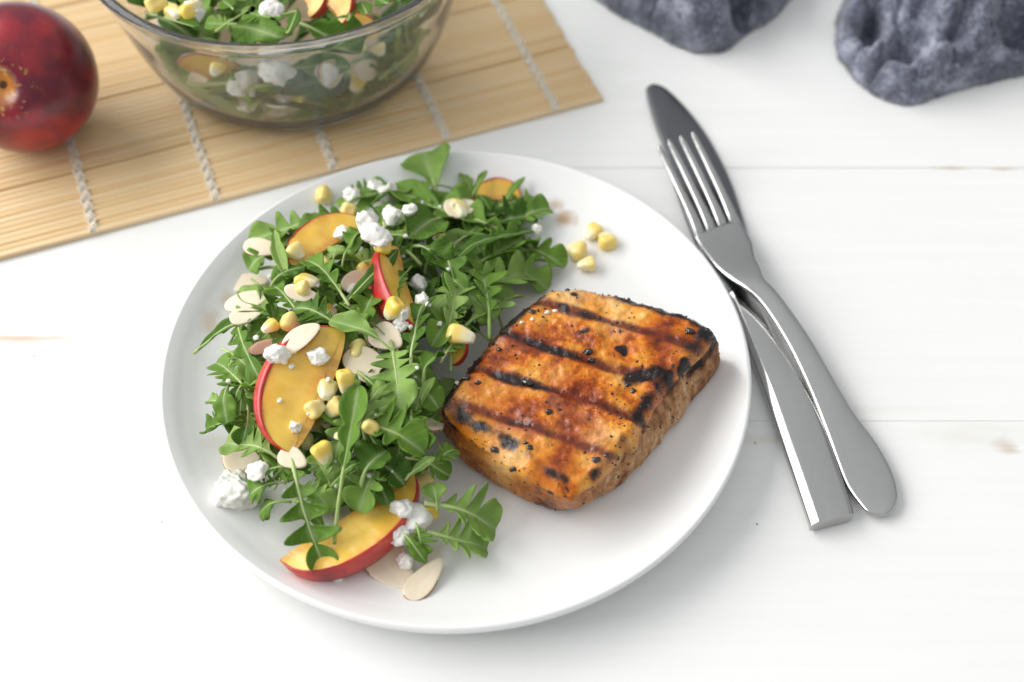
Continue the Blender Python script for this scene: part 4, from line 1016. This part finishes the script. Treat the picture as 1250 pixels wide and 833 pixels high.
# ------------------------------------------------------------------ grey napkin, bunched up
def mat_napkin():
    t = NT('washed_grey_linen'); g = t.coord()
    w1 = t.noise(t.mapping(g, (2600, 520, 520)), 1, 2); w2 = t.noise(t.mapping(g, (520, 2600, 520)), 1, 2)
    lo = t.noise(g, 70, 4, .65)
    f = t.math('ADD', t.math('MULTIPLY', t.math('ADD', w1, w2), .26), t.math('MULTIPLY', lo, .48))
    c = t.ramp(f, [(.40, (.030, .034, .055)), (.50, (.13, .14, .195)), (.60, (.42, .435, .53))])
    t.set(Base_Color=c, Roughness=.9, Sheen_Weight=.35, Sheen_Roughness=.5); t.bump(t.math('ADD', w1, w2), .35, .0008); return t.m
M['napkin'] = mat_napkin()
NAP = [  # outline px on the table, inner folds (polyline px, half width, added height), hollows (px, py, rx, ry)
 dict(out=[(722, -8), (760, 20), (800, 42), (836, 61), (858, 66), (882, 61), (906, 46), (934, 27), (960, 2), (1004, -50), (1010, -150), (680, -150), (690, -50)], w=.010, h=.013,
      folds=[([(868, 54), (858, 10), (846, -60), (830, -130)], .021, .024), ([(716, -20), (770, 6), (806, -30), (800, -120)], .013, .011), ([(940, 8), (925, -40), (900, -120)], .011, .012), ([(800, 36), (822, 4), (815, -40)], .008, .006)],
      pits=[(900, 14, .008, .02), (772, -22, .006, .014)]),
 dict(out=[(1052, -30), (1028, 12), (1021, 46), (1031, 80), (1058, 108), (1095, 126), (1130, 123), (1180, 107), (1250, 91), (1420, 60), (1420, -150), (1030, -150)], w=.008, h=.0125,
      folds=[([(1066, -20), (1100, 10), (1145, 34), (1190, 36), (1240, 6), (1300, -50)], .0165, .026), ([(1132, 86), (1165, 74), (1200, 54), (1245, 20)], .0095, .013), ([(1120, -60), (1190, -40), (1250, -80)], .020, .034), ([(1064, 8), (1084, 34), (1078, 58), (1060, 78)], .0042, .011), ([(1040, 0), (1036, 30), (1040, 56)], .005, .005),
             ([(1064, 92), (1072, 108)], .0035, .0028), ([(1092, 100), (1098, 122)], .0035, .0030), ([(1124, 100), (1130, 118)], .0035, .0028), ([(1165, 92), (1172, 106)], .004, .0030), ([(1215, 82), (1222, 96)], .004, .0028), ([(1290, 20), (1340, -10), (1400, -60)], .014, .012)],
      pits=[(1103, 70, .009, .014), (1061, 44, .006, .013), (1238, 56, .013, .0075), (1300, 44, .016, .008)])]
gx = np.arange(.030, .380, .00110); gy = np.arange(.490, .760, .00110)
X, Y = np.meshgrid(gx, gy, indexing='ij'); P3 = np.stack([X, Y, 0 * X], -1)
wx = X + .0018 * fbm(P3, 75, 2, 61) + .0003 * fbm(P3, 260, 2, 65); wy = Y + .0018 * fbm(P3, 75, 2, 62) + .0003 * fbm(P3, 260, 2, 66)
def seg_dist(q, closed, arc=False):
    best = np.full(X.shape, 9.); sa = np.zeros(X.shape); acc = 0.
    for a, b in zip(q, np.roll(q, -1, 0)) if closed else zip(q[:-1], q[1:]):
        e = b - a; t_ = np.clip(((wx - a[0]) * e[0] + (wy - a[1]) * e[1]) / (e @ e + 1e-12), 0, 1)
        dd_ = np.hypot(wx - a[0] - t_ * e[0], wy - a[1] - t_ * e[1]); el_ = math.sqrt(e @ e)
        if arc: sa = np.where(dd_ < best, acc + t_ * el_, sa)
        acc += el_; best = np.minimum(best, dd_)
    return (best, sa) if arc else best
Z = np.full_like(X, -.01)
for N_ in NAP:
    q = np.array([at(x, y, 0)[:2] for x, y in N_['out']]); q = smooth_profile(np.r_[q, q[:1]], 4)[:-1]
    ins = np.zeros(X.shape, bool)
    for a, b in zip(q, np.roll(q, -1, 0)):
        cr = ((a[1] > wy) != (b[1] > wy)) & (wx < (b[0] - a[0]) * (wy - a[1]) / (b[1] - a[1] + 1e-12) + a[0]); ins ^= cr
    d, sa = seg_dist(q, True, True); d = np.where(ins, d, 0)
    roll_ = np.sqrt(np.clip(1 - (1 - np.clip(d / N_['w'], 0, 1)) ** 2, 0, 1))
    add = np.zeros_like(X)
    for pl, hw, hh in N_['folds']:
        f_ = smooth_profile([at(x, y, N_['h'])[:2] for x, y in pl], 5); u = seg_dist(f_, False) / hw
        add = np.maximum(add, np.where(u < 1, hh * np.clip(1 - u ** 1.25, 0, 1) ** .85, 0))
    s1 = np.stack([sa * 1.0, d * .25, 0 * sa], -1)
    pleat = .0075 * np.abs(fbm(s1, 95, 2, 73)) ** .7 - .0024
    ca, sa_ = math.cos(R(35)), math.sin(R(35)); ww = np.stack([(wx * ca - wy * sa_) + .010 * fbm(P3, 26, 2, 81), (wx * sa_ + wy * ca) * .42 + .006 * fbm(P3, 30, 2, 82), 0 * X], -1)
    bil = np.abs(fbm(ww, 62, 2, 84, .35)); bil = np.clip(bil / .30, 0, 1) ** .75
    add = add + .0135 * bil - .0065
    z_ = N_['h'] + add + .0016 * fbm(P3, 60, 2, 71) + pleat * np.clip(1.3 - d / .022, .25, 1)
    for px_, py_, rx, ry in N_['pits']:
        c_ = at(px_, py_, .008); z_ = np.maximum(z_, .002) * (1 - .97 * np.exp(-(((wx - c_[0]) / rx) ** 2 + ((wy - c_[1]) / ry) ** 2) ** 1.5))
    Z = np.maximum(Z, np.where(ins, z_ * roll_, -.01))
fine = .0004 * fbm(P3, 150, 3, 68) + .0016 * np.abs(fbm(np.stack([X * 1.0, Y * .35, 0 * X], -1), 120, 2, 69))
Z = np.where(Z > 0, Z + fine * np.clip(Z / .006, 0, 1), Z)
keep = Z > .0002
idx = -np.ones(X.shape, int); F = []; Vn = []
quads = keep[:-1, :-1] | keep[1:, :-1] | keep[:-1, 1:] | keep[1:, 1:]
use = np.zeros(X.shape, bool); use[:-1, :-1] |= quads; use[1:, :-1] |= quads; use[:-1, 1:] |= quads; use[1:, 1:] |= quads
idx[use] = np.arange(use.sum()); Vn = np.stack([X[use], Y[use], np.maximum(Z[use], .0004)], -1)
ii, jj = np.where(quads); F = np.stack([idx[ii, jj], idx[ii + 1, jj], idx[ii + 1, jj + 1], idx[ii, jj + 1]], -1)
b0 = Vn.mean(0) * np.array([1, 1, 0])
nap = obj('linen_napkin', mesh_np('napkin', Vn - b0, F.tolist(), M['napkin'])); nap.location = tuple(b0)
sm = nap.modifiers.new('soften', 'SMOOTH'); sm.factor = .5; sm.iterations = 1
sd_ = nap.modifiers.new('cloth', 'SOLIDIFY'); sd_.thickness = .0006; sd_.offset = 1
tag(nap, 'crumpled dark grey linen napkin bunched on the table behind the knife', 'napkin')
